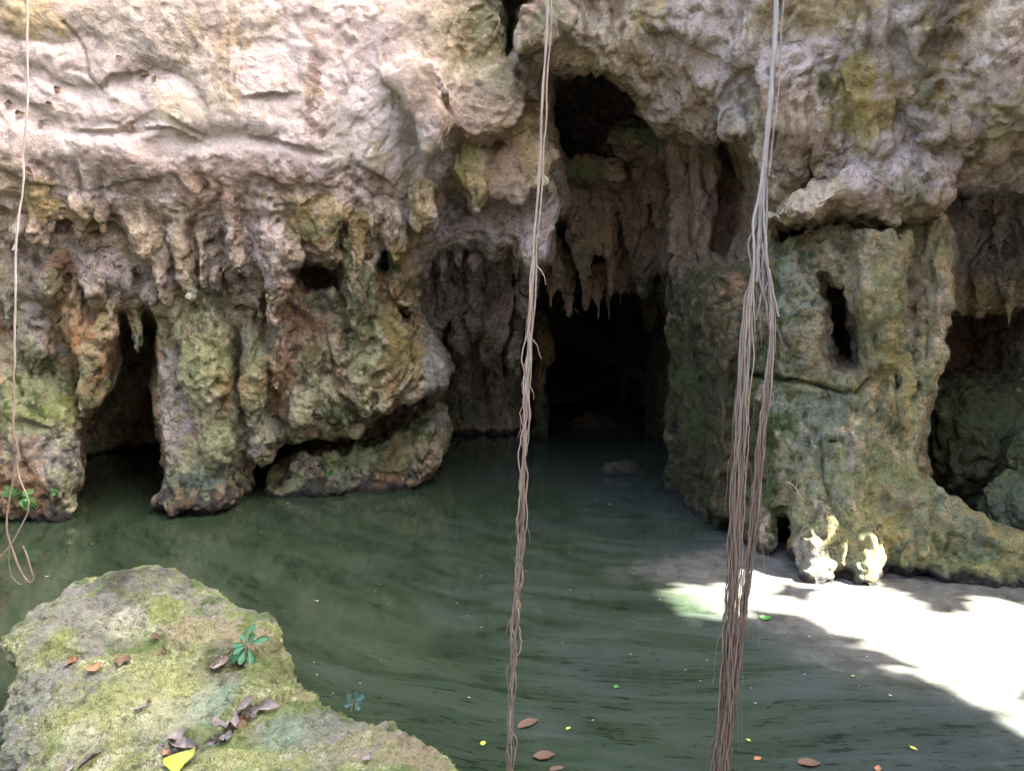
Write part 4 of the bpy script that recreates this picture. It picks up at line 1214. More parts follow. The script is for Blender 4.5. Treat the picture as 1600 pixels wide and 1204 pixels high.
colr = mix_rgb(nt, mr.outputs[0], colr, sand)
lk.new(colr, bs.inputs['Base Color'])
rg = nd.new('ShaderNodeMapRange'); lk.new(st2, rg.inputs['Value'])
rg.inputs['From Min'].default_value = 0.4; rg.inputs['From Max'].default_value = 0.65
rg.inputs['To Min'].default_value = 0.04; rg.inputs['To Max'].default_value = 0.07
lk.new(rg.outputs[0], bs.inputs['Roughness'])
bs.inputs['IOR'].default_value = 1.33
bp = nd.new('ShaderNodeBump'); bp.inputs['Strength'].default_value = 0.025; bp.inputs['Distance'].default_value = 0.01
hh = math_node(nt, 'ADD', st2, tex_noise(nt, arc, 14, 3))
lk.new(hh, bp.inputs['Height']); lk.new(bp.outputs[0], bs.inputs['Normal'])
water = mesh_object('water', [(-9, 0.9, 0), (9, 0.9, 0), (9, 15.4, 0), (-9, 15.4, 0)], [[0, 1, 2, 3]], m)
tag(water, 'dark green murky pool with streaks of floating film', kind='structure')

# specks of scum drifting on the pool
m, nt, bs, nd, lk = new_mat('floating_scum')
bs.inputs['Base Color'].default_value = (.30, .29, .24, 1)
bs.inputs['Roughness'].default_value = 0.9
n_ = 420
sp = np.stack([rng.uniform(-4.5, 3.2, n_), rng.uniform(2.6, 8.5, n_), np.full(n_, 0.004)], 1)
sp = sp[perlin(sp * (0.8, 1.6, 0) + 3, 77) > -0.15]
SV, SF = [], []
for q in sp:
    k_ = rng.uniform(.002, .006) * (2.2 if rng.uniform() < .06 else 1)
    a_ = rng.uniform(0, 6.28)
    e1 = np.array((math.cos(a_), math.sin(a_), 0)) * k_ * rng.uniform(1, 1.8)
    e2 = np.array((-math.sin(a_), math.cos(a_), 0)) * k_
    SF.append([len(SV) + i_ for i_ in range(4)])
    SV += [q - e1 - .3 * e2, q + .4 * e1 - e2, q + e1 + .2 * e2, q - .3 * e1 + e2]
scum = mesh_object('floating_scum', np.array(SV), SF, m)
tag(scum, 'pale specks of scum scattered over the pool', 'scum', kind='stuff')
# ------------------------------------------------------------------ the mossy boulder in the foreground
BF = Field((-2.75, 1.7, -0.25), (0.35, 4.75, 0.85), 0.017)
bc = np.array([at(*t) for t in ((215, 925, 4.05), (150, 945, 3.9), (275, 945, 3.92), (70, 1000, 3.55), (10, 1062, 3.25), (30, 1120, 2.98), (60, 1190, 2.72), (350, 975, 3.75), (430, 1010, 3.55), (482, 1072, 3.28),
                                (560, 1108, 3.08), (640, 1134, 2.93), (722, 1182, 2.72), (200, 1000, 3.55), (300, 1050, 3.32), (150, 1080, 3.12), (250, 1120, 3.0), (400, 1080, 3.15), (330, 1150, 2.92), (500, 1160, 2.85), (300, 1204, 2.6), (420, 1150, 2.88), (600, 1200, 2.62), (150, 1180, 2.75), (240, 960, 3.8), (300, 990, 3.62))])
bx, by = BF.ax[0], BF.ax[1]
BX, BY = np.meshgrid(bx, by, indexing='ij')
bh = tps(np.c_[BX.ravel(), BY.ravel()], bc[:, :2], bc[:, 2], 0.01).reshape(BX.shape)
bh = np.clip(bh, 0.1, 0.6)
outline = [at(*t)[:2] for t in ((205, 915, 4.2), (280, 940, 4.0), (352, 975, 3.82), (432, 1008, 3.62), (484, 1070, 3.34), (562, 1106, 3.14), (642, 1132, 2.99), (724, 1180, 2.77))] + [np.array((-0.1, 2.3)), np.array((-0.25, 1.8)), np.array((-1.9, 1.8))] + [at(*t)[:2] for t in ((50, 1195, 2.7), (24, 1120, 2.96), (2, 1062, 3.27), (40, 1010, 3.55), (110, 960, 3.85))]
qn = np.stack([BX.ravel(), BY.ravel(), BX.ravel() * 0], 1)
wob = 0.05
od = poly_sd(np.array(outline), (BX.ravel() + wob * fbm(qn * 4, 3, 601)).astype(np.float32), (BY.ravel() + wob * fbm(qn * 4, 3, 611)).astype(np.float32)).reshape(BX.shape)
t = np.clip(-od / 0.22, 0, 1)
bh = bh - 0.12 * (1 - np.sqrt(1 - (1 - t) ** 2))
zz_ = BF.ax[2][None, None, :]
BF.S[:] = np.maximum((zz_ - bh[:, :, None]) * 0.85, (od[:, :, None] - 0.12 * np.clip(0.3 - zz_, -0.2, 0.4)) * 0.9)
BF.ell(at(212, 936, 4.0), (0.30, 0.26, 0.13), 0, 0.12)
BF.ell(at(170, 950, 3.9), (0.24, 0.24, 0.10), 0, 0.12)
BF.ell(at(275, 958, 3.85), (0.26, 0.24, 0.09), 0, 0.12)
BF.ell(at(105, 990, 3.65), (0.28, 0.26, 0.12), 0, 0.12)
BF.ell(at(360, 998, 3.62), (0.24, 0.22, 0.08), 0, 0.12)


def bsurf(px, py):
    Y = 3.2
    for _ in range(10):
        q = at(px, py, Y)
        i = np.clip(((q[:2] - BF.lo[:2]) / BF.h).astype(int), 0, BF.n[:2] - 1)
        d_ = ray(px, py)
        Yn = (bh[i[0], i[1]] - CAM[2]) / d_[2] * d_[1]
        Y = 0.5 * Y + 0.5 * Yn
    return Y


def bcut(pts, k=0.03):
    BF.cut_chain([(x, y, bsurf(x, y) + 0.0, r) for x, y, r in pts], k)


bcut([(60, 1196, 6), (130, 1168, 8), (200, 1150, 7), (262, 1146, 9), (300, 1158, 13), (345, 1150, 13), (385, 1122, 14), (430, 1098, 9), (480, 1080, 7)])
bcut([(140, 1152, 12), (160, 1150, 10)])
bcut([(318, 1137, 5), (338, 1132, 6)], 0.015)
bcut([(384, 1090, 6), (402, 1082, 7)], 0.015)
bcut([(205, 1158, 5), (222, 1155, 6)], 0.015)
bcut([(330, 1046, 7), (368, 1040, 8), (385, 1055, 7)], 0.05)
bcut([(474, 1090, 6), (486, 1086, 6)], 0.015)
bcut([(60, 1150, 4), (85, 1110, 5), (105, 1085, 3)], 0.02)
BV, BQ, BI = BF.mesh()
del BF
BV, BQ, BI = subdivide(BV, BQ, BI)
BV = smooth(BV, BQ, 2, 0.5)
BN = normals(BV, BQ)
bw = BV + 0.05 * np.stack([fbm(BV * 3, 2, 621), fbm(BV * 3, 2, 631), fbm(BV * 3, 2, 641)], 1)
d = 0.02 * fbm(bw * 3.2, 3, 651) + 0.04 * (np.abs(perlin(bw * (3, 6, 6), 661)) - 0.2) + 0.022 * (np.abs(perlin(bw * (11, 14, 14), 662)) - .2) + 0.012 * (np.abs(perlin(bw * 28, 663)) - .2) + 0.009 * fbm(bw * 24, 3, 671)
d -= 0.02 * sstep(0.35, 0.7, perlin(bw * 13, 681))
d -= 0.010 * sstep(0.3, 0.6, perlin(bw * 26, 691))
BV = BV + BN * d[:, None]
BN = normals(BV, BQ)
b1, b2, b3, b4 = fbm(BV * 2.2, 4, 701), fbm(BV * 5, 4, 711), fbm(BV * 13, 4, 721), fbm(BV * 30, 3, 731)
BP = dict(lime=(.27, .31, .095), yellow=(.42, .43, .17), cream=(.55, .53, .37), moss=(.10, .15, .03), grey=(.27, .26, .21), dark=(.055, .05, .04), teal=(.25, .34, .22), tan=(.36, .29, .18))
BP = {k: np.array(v) for k, v in BP.items()}
BC = np.repeat(BP['grey'][None], len(BV), 0)
BC = blend(BC, BP['lime'], 0.75 * sstep(-0.35, 0.25, b1 + 0.5 * b2 + 0.25 * b3))
BC = blend(BC, BP['yellow'], 0.8 * sstep(0.1, 0.6, b2 + 0.4 * b3 - 0.2 * b1))
BC = blend(BC, BP['cream'], 0.7 * sstep(0.25, 0.7, b3 + 0.5 * b2))
BC = blend(BC, BP['moss'], 0.75 * sstep(0.15, 0.55, -b2 + 0.6 * b3))
BC = blend(BC, BP['tan'], 0.6 * sstep(0.3, 0.7, -b3 + 0.5 * b1))
BWP = BV + 0.05 * np.stack([b2, b3, b2], 1)
bbvh = BVHTree.FromPolygons(BV.astype(float).tolist(), BQ.tolist())


def bcast(px, py):
    h = bbvh.ray_cast(Vector(CAM), Vector(ray(px, py)))
    return None if h[0] is None else (np.array(h[0]), np.array(h[1]))


for px, py, rx, ry, cn, s_ in ((215, 905, 70, 30, 'dark', .75), (180, 925, 40, 24, 'dark', .6), (240, 915, 40, 20, 'grey', .6), (120, 960, 90, 30, 'grey', .7), (60, 1050, 50, 60, 'grey', .55), (100, 1035, 36, 24, 'grey', .8), (350, 1050, 50, 18, 'dark', .5), (310, 980, 60, 20, 'tan', .8), (400, 1005, 50, 16, 'tan', .7), (420, 1040, 30, 24, 'moss', .6), (330, 1095, 36, 26, 'teal', .8),
                               (60, 1130, 40, 40, 'grey', .6), (250, 1060, 80, 40, 'yellow', .5), (180, 1110, 90, 30, 'yellow', .6), (260, 1120, 60, 24, 'cream', .5), (500, 1150, 90, 40, 'grey', .55), (440, 1150, 40, 30, 'teal', .6), (600, 1150, 80, 30, 'tan', .55), (670, 1180, 50, 24, 'tan', .7), (380, 1190, 120, 24, 'yellow', .5), (120, 1175, 40, 24, 'cream', .5), (195, 980, 50, 10, 'cream', .6), (255, 955, 30, 10, 'lime', .8), (90, 1000, 30, 10, 'lime', .8), (470, 1110, 40, 24, 'moss', .4)):
    hit = bcast(px, py)
    if hit is None:
        continue
    c = hit[0]
    k = np.linalg.norm(c - CAM) / FPX
    q = np.sqrt(((BWP[:, 0] - c[0]) / (rx * k)) ** 2 + ((BWP[:, 1] - c[1]) / (ry * k * 2.0)) ** 2 + ((BWP[:, 2] - c[2]) / 0.4) ** 2) + 0.3 * b3
    BC = blend(BC, BP[cn], s_ * sstep(1.15, 0.5, q))
BC = blend(BC, BP['dark'], 0.8 * sstep(0.12, 0.0, BV[:, 2] + 0.05 * b2))
BC = np.clip(BC * (1 + 0.12 * b4 + 0.12 * b3)[:, None], 0.02, 0.8)
boulder = mesh_object('mossy_boulder', BV, BQ, M_BOULDER, None, BC, BN)
tag(boulder, 'large yellow green mossy boulder in the near left foreground', 'boulder')
# ------------------------------------------------------------------ hanging roots
def root_mat(name, c1, c2, rough=0.75, lower=None, z0=0, z1=1):
    m, nt, bs, nd, lk = new_mat(name)
    geo = nd.new('ShaderNodeNewGeometry')
    mp = nd.new('ShaderNodeMapping')
    mp.inputs['Scale'].default_value = (1, 1, 0.12)
    lk.new(geo.outputs['Position'], mp.inputs['Vector'])
    n = tex_noise(nt, mp.outputs[0], 60, 5, 0.7)
    oi = nd.new('ShaderNodeObjectInfo')
    v = math_node(nt, 'ADD', math_node(nt, 'MULTIPLY', n, 0.7), math_node(nt, 'MULTIPLY', oi.outputs['Random'], 0.3))
    c = ramp(nt, v, [(0.25, c1), (0.75, c2)])
    if lower:                                   # young root tips are browner
        sz = nd.new('ShaderNodeSeparateXYZ')
        lk.new(geo.outputs['Position'], sz.inputs[0])
        mr = nd.new('ShaderNodeMapRange')
        lk.new(sz.outputs[2], mr.inputs['Value'])
        mr.inputs['From Min'].default_value, mr.inputs['From Max'].default_value = z0, z1
        c = mix_rgb(nt, mr.outputs[0], ramp(nt, v, [(0.25, lower[0]), (0.75, lower[1])]), c)
    lk.new(c, bs.inputs['Base Color'])
    bs.inputs['Roughness'].default_value = rough
    bp = nd.new('ShaderNodeBump')
    bp.inputs['Strength'].default_value = 0.6
    bp.inputs['Distance'].default_value = 0.003
    lk.new(tex_noise(nt, mp.outputs[0], 120, 4), bp.inputs['Height'])
    lk.new(bp.outputs[0], bs.inputs['Normal'])
    return m


M_ROOT_PALE = root_mat('pale_root_bark', (.19, .145, .11), (.40, .33, .26), lower=((.12, .085, .06), (.32, .24, .18)), z0=1.1, z1=1.7)
M_ROOT_SILVER = root_mat('silver_root_bark', (.15, .135, .12), (.33, .31, .28), 0.6, lower=((.14, .10, .08), (.34, .26, .21)), z0=1.6, z1=2.1)
M_ROOT_BROWN = root_mat('brown_root_fibre', (.17, .14, .12), (.38, .33, .29), lower=((.08, .058, .042), (.26, .19, .14)), z0=1.5, z1=2.1)


def wander(n, amp, seed, freq):
    q = np.stack([np.linspace(0, freq, n), np.full(n, seed * 3.71), np.zeros(n)], 1)
    a = fbm(q, 3, 801 + seed)
    b = fbm(q + 31.7, 3, 851 + seed)
    return amp * np.stack([a, b], 1)


def strand(parent, path, Y, rpx0, rpx1, mat, seed, amp_px=3.0, off=(0, 0), name='strand', sides=5, n=60, ease=0.0, freq=7):
    """path in photo pixels at distance Y; thickness and wandering in pixels."""
    c = spline([(x, y, 0) for x, y in path], n)
    w = wander(n, amp_px, seed, freq)
    k = Y / FPX
    grow = sstep(0, ease, np.linspace(0, 1, n)) if ease else np.ones(n)
    w = w * np.maximum(grow, .15)[:, None]
    P = np.array([at(c[i, 0] + off[0] * grow[i] + w[i, 0], c[i, 1], Y) for i in range(n)])
    P[:, 1] += w[:, 1] * k + off[1] * k * grow
    r = np.linspace(rpx0, rpx1, n) * k * (1 + 0.3 * wander(n, 1, seed + 77, 22)[:, 0])
    V, F = tube(P, np.maximum(r, 0.0006), sides)
    return mesh_object(name, V, F, mat, parent)


def hung(px, py, Y, z):
    """Photo pixel row of the point straight above (px, py, Y) at height z."""
    q = at(px, py, Y)
    v = np.array((q[0], Y, z)) - CAM
    f = v[1] * CP + v[2] * SP
    up = -v[1] * SP + v[2] * CP
    return px + 0, 602 - FPX * up / f


# middle root: two smooth cords that fray into a twisted bundle
YM = 2.95
rm = empty('hanging_root', at(857, -60, YM))
rm.matrix_world = Matrix.Identity(4)
tag(rm, 'long pale aerial root hanging in front of the tunnel mouth, frayed towards the water', 'root', 'aerial roots hanging from above')
MID = [(864, -1300), (860, -400), (857, 0), (850, 150), (843, 280), (835, 400), (828, 520), (822, 640), (818, 760), (812, 880), (803, 980), (798, 1080), (795, 1204), (792, 1320)]
strand(rm, MID[:9], YM, 2.3, 1.5, M_ROOT_PALE, 1, 1.5, (-2, 0), 'main_cord', 7, 110, freq=9)
strand(rm, MID[:8], YM, 1.5, 1.2, M_ROOT_PALE, 2, 2.0, (4, 2), 'main_cord', 7, 110, freq=9)
for i in range(13):
    a = [4, 5, 5, 6, 6, 7, 7, 8, 8, 9, 6, 5, 9][i]
    e = [11, 12, 14, 14, 13, 14, 14, 14, 14, 14, 10, 9, 14][i]
    strand(rm, MID[a:e], YM, 1.5 - 0.03 * i, 0.7, M_ROOT_PALE, 10 + i, 8.5, ((i % 5 - 2) * 2.2, (i % 3 - 1) * 2), n=100, ease=.25, freq=9)
for i, (x, y, dx, dy) in enumerate(((838, 415, 16, 30), (832, 530, 14, 30), (826, 600, 8, 24), (822, 665, -14, 20), (822, 810, 6, 40), (800, 965, -10, 24), (798, 1130, -8, 30), (834, 470, -14, 60))):
    strand(rm, [(x, y), (x + dx * 0.6, y + dy * 0.4), (x + dx, y + dy)], YM, 1.0, 0.35, M_ROOT_PALE if i < 3 else M_ROOT_BROWN, 40 + i, 2, name='rootlet', n=14, sides=4, freq=2)

# right root: a silver stem that forks and ends in a thick skein of fibres
YR = 2.75
rr = empty('hanging_root')
tag(rr, 'thick aerial root bundle at right, silver stem splitting into a brown skein of fibres', 'root', 'aerial roots hanging from above')
STEM = [(1228, -1500), (1220, -400), (1214, -20), (1208, 100), (1200, 200), (1193, 275), (1188, 330), (1184, 390), (1182, 440)]
strand(rr, STEM, YR, 4.6, 2.6, M_ROOT_SILVER, 101, 2.0, name='main_stem', sides=9, n=110, freq=8)
strand(rr, STEM[:6], YR, 1.2, 1.0, M_ROOT_SILVER, 102, 3.0, (9, 0), name='strand', n=90)
forks = [[(1197, 225), (1186, 300), (1176, 360), (1178, 420), (1172, 470), (1165, 500)], [(1196, 240), (1192, 330), (1196, 400), (1204, 430), (1210, 470), (1217, 495)], [(1194, 260), (1188, 350), (1186, 430), (1196, 480), (1204, 530)], [(1195, 250), (1199, 330), (1192, 400), (1190, 450), (1180, 500)], [(1192, 280), (1180, 350), (1170, 380), (1176, 430), (1180, 520)], [(1192, 420), (1178, 440), (1166, 480), (1160, 520)], [(1200, 430), (1206, 470), (1212, 490)]]
for i, f in enumerate(forks):
    strand(rr, f, YR, 2.6 - 0.2 * i, 1.5, M_ROOT_SILVER, 110 + i, 2.5, (0, i - 3), 'fork', 6, 40, freq=4)
LB = [(1192, 300), (1184, 390), (1174, 440), (1166, 490), (1160, 600), (1155, 700), (1150, 800), (1146, 900), (1140, 980), (1134, 1060), (1128, 1140), (1122, 1204), (1118, 1330)]
RB = [(1194, 290), (1190, 380), (1202, 440), (1206, 500), (1200, 590), (1192, 660), (1184, 740), (1177, 820), (1168, 900), (1158, 980), (1148, 1060), (1138, 1140), (1134, 1204), (1132, 1330)]
for i in range(72):
    left = i % 11 < 7
    base = LB if left else RB
    a = int(rng.integers(0, 3)) if i % 4 == 0 else int(rng.integers(1, 5))
    e = len(base) - int(rng.integers(0, 2))
    wd = 12 if left else 7.5
    u = rng.normal() * 0.55
    off = (float(np.clip(u, -1, 1)) * wd, float(rng.normal()) * wd * 0.5)
    pth = [(x + off[0] * (-0.3 * (j / len(base)) ** 2) + (1 if j > 10 else 0) * rng.normal() * 4, y) for j, (x, y) in enumerate(base)][a:e]
    strand(rr, pth, YR, rng.uniform(0.75, 1.35), rng.uniform(0.5, 0.9), M_ROOT_BROWN if i % 4 else M_ROOT_PALE, 430 + i, 4.2, off, n=110, ease=.3, freq=14)
for i in range(64):
    b = (LB, RB)[i % 2]
    j = int(rng.integers(1, len(b) - 2))
    x, y = b[j]
    dx = rng.uniform(-26, 26)
    strand(rr, [(x, y), (x + dx * 0.7, y + 22), (x + dx, y + rng.uniform(50, 110))], YR, 0.55, 0.25, M_ROOT_BROWN, 600 + i, 3, name='rootlet', n=16, sides=4, freq=2)

# left root: one thin cord with a looped end
YL = 4.6
rl = empty('hanging_root')
tag(rl, 'thin wiry aerial root at the far left with a looped end over the water', 'root', 'aerial roots hanging from above')
strand(rl, [(52, -900), (48, -200), (46, 30), (43, 165), (36, 240), (31, 320), (28, 420), (25, 520), (21, 590), (24, 640), (22, 680), (27, 720)], YL, 1.6, 1.9, M_ROOT_BROWN, 301, 4, name='main_cord', sides=6, n=110, freq=8)
strand(rl, [(27, 715), (20, 745), (14, 790), (12, 830), (22, 865), (34, 895), (46, 910), (52, 900), (46, 878), (34, 852)], YL, 1.7, 1.3, M_ROOT_PALE, 302, 2, name='strand', sides=6, n=50, freq=4)
strand(rl, [(26, 712), (30, 740), (40, 770), (45, 790), (38, 812), (20, 845), (4, 866), (-12, 872)], YL, 1.5, 1.1, M_ROOT_PALE, 303, 2, name='strand', sides=6, n=50, freq=4)
strand(rl, [(14, 835), (14, 870), (18, 898), (32, 912), (44, 906)], YL, 1.1, 0.9, M_ROOT_BROWN, 304, 2, name='strand', sides=5, n=30, freq=3)
# a dry twig lying against the pillar
tw = empty('dry_twig')
tag(tw, 'thin pale dry twig leaning on the foot of the right pillar', 'twig')
strand(tw, [(1226, 752), (1240, 758), (1250, 775), (1258, 800)], 5.6, 0.9, 0.8, M_ROOT_PALE, 401, 2, name='stick', n=20)
strand(tw, [(1244, 762), (1246, 748), (1244, 740)], 5.6, 0.7, 0.5, M_ROOT_PALE, 402, 1, name='side_shoot', n=10)
# ------------------------------------------------------------------ leaves and small plants
def leaf_mat(name, c1, c2, rough=0.5, trans=0.0):
    m, nt, bs, nd, lk = new_mat(name)
    tc = nd.new('ShaderNodeTexCoord')
    n = tex_noise(nt, tc.outputs['Object'], 60, 4, 0.6)
    lk.new(ramp(nt, n, [(0.3, c1), (0.7, c2)]), bs.inputs['Base Color'])
    bs.inputs['Roughness'].default_value = rough
    if trans:
        bs.inputs['Transmission Weight'].default_value = 0.0
        bs.inputs['Subsurface Weight'].default_value = 0.0
    return m


ML_GREEN = leaf_mat('fresh_leaf', (.03, .11, .045), (.06, .18, .075), 0.35)
ML_BLUE = leaf_mat('bluish_leaf', (.035, .08, .06), (.07, .14, .10), 0.5)
ML_YELLOW = leaf_mat('yellow_leaf', (.38, .42, .04), (.50, .55, .08), 0.45)
ML_GREY = leaf_mat('dry_grey_leaf', (.12, .095, .08), (.27, .22, .19), 0.8)
ML_BROWN = leaf_mat('dry_brown_leaf', (.08, .04, .02), (.16, .09, .045), 0.7)
ML_ORANGE = leaf_mat('orange_leaf', (.26, .10, .04), (.38, .18, .08), 0.7)
ML_FERN = leaf_mat('fern_leaf', (.045, .15, .03), (.09, .26, .05), 0.5)
ML_STEM = leaf_mat('green_stem', (.14, .16, .06), (.24, .2, .1), 0.6)


def leaf_mesh(L=1.0, W=0.45, shape='ob', curl=0.15, fold=0.12, crumple=0.0, seed=0, nu=9, nv=5):
    """A thin two-sided blade along +x: midrib fold, tip curl, optional crumpling; z up."""
    r = np.random.default_rng(seed)
    u = np.linspace(0, 1, nu)
    v = np.linspace(-1, 1, nv)
    if shape == 'ob':
        w = np.sin(np.pi * u ** 1.45) ** 0.8 * (0.35 + 0.75 * u)
    else:
        w = np.sin(np.pi * u ** 0.85) ** 0.9
    w = np.maximum(w, 0.02)
    U, Vv = np.meshgrid(u, v, indexing='ij')
    X = U * L
    Yy = Vv * w[:, None] * W * L / 2
    Z = fold * L * np.abs(Vv) * w[:, None] - curl * L * U ** 2
    P = np.stack([X, Yy, Z], -1).reshape(-1, 3)
    if crumple:
        q = P / L * 2.4 + r.uniform(0, 50, 3)
        P = P + crumple * L * np.stack([0.4 * fbm(q, 2, 3), 0.4 * fbm(q + 9, 2, 5), fbm(q + 17, 2, 7)], 1)
    g = np.arange(nu * nv).reshape(nu, nv)
    F = np.stack([g[:-1, :-1], g[1:, :-1], g[1:, 1:], g[:-1, 1:]], -1).reshape(-1, 4)
    # thickness
    n = len(P)
    B = P - np.array((0, 0, 0.012 * L))
    rim = np.concatenate([g[0, :], g[1:, -1], g[-1, -2::-1], g[-2:0:-1, 0]])
    r2 = np.roll(rim, -1)
    F = np.concatenate([F, F[:, ::-1] + n, np.stack([rim, rim + n, r2 + n, r2], 1)])
    return np.concatenate([P, B]), F


def basis(d, up):
    d = np.asarray(d, float)
    d = d / np.linalg.norm(d)
    s = np.cross(up, d)
    s /= np.linalg.norm(s) + 1e-9
    return np.stack([d, s, np.cross(d, s)], 1)


def place_leaf(name, base, tip, up, mat, W=0.45, shape='ob', parent=None, **kw):
    base, tip = np.asarray(base, float), np.asarray(tip, float)
    L = float(np.linalg.norm(tip - base))
    V, F = leaf_mesh(L, W, shape, **kw)
    M = basis(tip - base, np.asarray(up, float))
    o = mesh_object(name, V @ M.T, F, mat, parent)
    o.location = base - (np.array(parent.location) if parent else 0)
    return o


def stem_obj(parent, pts, r0, r1, name='stem'):
    V, F = tube(spline(pts, 10) - np.array(parent.location), np.linspace(r0, r1, 10), 6)
    return mesh_object(name, V, F, ML_STEM, parent)


# sapling on the boulder
h0 = bcast(384, 1022)[0]
sap = empty('sapling', h0)
tag(sap, 'fresh green sapling with oval leaves growing on the mossy boulder', 'plant')
Ys = h0[1]
node = at(384, 1003, Ys)
stem_obj(sap, [h0 - (0, 0, .01), at(385, 1012, Ys), node, at(386, 998, Ys - .01)], .0028, .0016)
for i, (b, t_, w, dy) in enumerate((((384, 1000), (397, 974), .5, .03), ((386, 1003), (396, 992), .6, -.05), ((388, 1006), (419, 995), .42, .01), ((383, 1006), (364, 1008), .62, .0), ((384, 1008), (364, 1020), .6, -.03), ((383, 1014), (356, 1035), .5, -.02), ((388, 1010), (397, 1042), .5, -.05), ((384, 1014), (374, 1037), .6, -.05), ((384, 1002), (376, 990), .6, .03))):
    up = np.array((0.1 * (i % 3 - 1), -0.75, 0.65))
    place_leaf('leaf', at(*b, Ys - .005), at(*t_, Ys - .005 + dy), up, ML_GREEN, w, 'ob', sap, curl=0.12, fold=0.10, seed=i)

# cushions of moss standing up from the boulder
ok = (BN[:, 2] > .35) & (BV[:, 2] > .12) & (b2 + .5 * b3 > .12)
pick = rng.choice(np.nonzero(ok)[0], 26000)
mp_, mn_ = BV[pick], BN[pick]
hgt_ = rng.uniform(.004, .013, len(pick))[:, None]
lean = rng.normal(size=(len(pick), 3)) * .6 + mn_ + (0, 0, .3)
lean /= np.linalg.norm(lean, axis=1)[:, None]
sd__ = np.cross(lean, rng.normal(size=(len(pick), 3)))
sd__ *= .0022 / (np.linalg.norm(sd__, axis=1)[:, None] + 1e-9)
MV = np.stack([mp_ - sd__ - mn_ * .002, mp_ + sd__ - mn_ * .002, mp_ + lean * hgt_], 1).reshape(-1, 3)
moss = mesh_object('moss', MV, np.arange(len(MV)).reshape(-1, 3), leaf_mat('cushion_moss', (.08, .12, .02), (.26, .30, .07), .8), boulder, smooth_shade=False)
moss['kind'] = 'stuff'

# seedling at the boulder's right flank
h0 = bcast(548, 1104)
h0 = h0[0] if h0 else at(548, 1104, 3.1)
sd = empty('seedling', h0)
tag(sd, 'small bluish green seedling at the right flank of the mossy boulder', 'plant')
Ys = h0[1]
stem_obj(sd, [h0 - (0, 0, .02), at(551, 1098, Ys), at(553, 1092, Ys)], .002, .0012)
for i, (b, t_, w) in enumerate((((552, 1093), (543, 1084), .8), ((553, 1092), (558, 1079), .8), ((554, 1093), (569, 1086), .7), ((554, 1094), (566, 1096), .8), ((554, 1096), (562, 1108), .8), ((552, 1095), (541, 1091), .8), ((552, 1098), (538, 1103), .6))):
    place_leaf('leaf', at(*b, Ys), at(*t_, Ys - .02), (0, -.6, .7), ML_BLUE, w, 'ob', sd, curl=.1, seed=20 + i)


# ferns on the left buttress and a tuft on the slab
def fern(name, label, px, py, size, n, seed):
    c = cast(px, py)
    r = np.random.default_rng(seed)
    f = empty(name, c)
    tag(f, label, 'plant')
    for i in range(n):
        a = r.uniform(-2.6, 2.6)
        L = size * r.uniform(.6, 1.1)
        tip = c + np.array((math.sin(a) * L, -L * r.uniform(.25, .7), math.cos(a) * L * .8))
        mid = (c + tip) / 2 + np.array((0, -.02, .02))
        P = spline([c, mid, tip], 9)
        allV, allF, off = [], [], 0
        V, F = tube(P, np.linspace(.0016, .0006, 9), 4)
        allV.append(V); allF.append(F); off += len(V)
        for j in range(1, 9):
            for s in (-1, 1):
                d_ = (P[j] - P[j - 1]) / np.linalg.norm(P[j] - P[j - 1])
                sd_ = np.cross(d_, (0, -1, .3))
                sd_ /= np.linalg.norm(sd_)
                lv, lf = leaf_mesh(L * .34 * (1 - j / 12), .5, 'el', curl=.1, nu=4, nv=3)
                M = basis(s * sd_ + .5 * d_, (0, -.8, .6))
                allV.append(lv @ M.T + P[j]); allF.append(lf + off); off += len(lv)
        mesh_object('frond', np.concatenate(allV) - c, np.concatenate(allF), ML_FERN, f)
    return f


fern('fern', 'bright green fern tuft on the left buttress just above the water', 35, 778, .17, 12, 5)
fern('fern', 'tiny green fern sprig on the left buttress, right of the larger fern', 90, 770, .06, 5, 6)
fern('fern', 'tiny green sprig at the waterline of the mossy slab', 517, 741, .07, 6, 7)

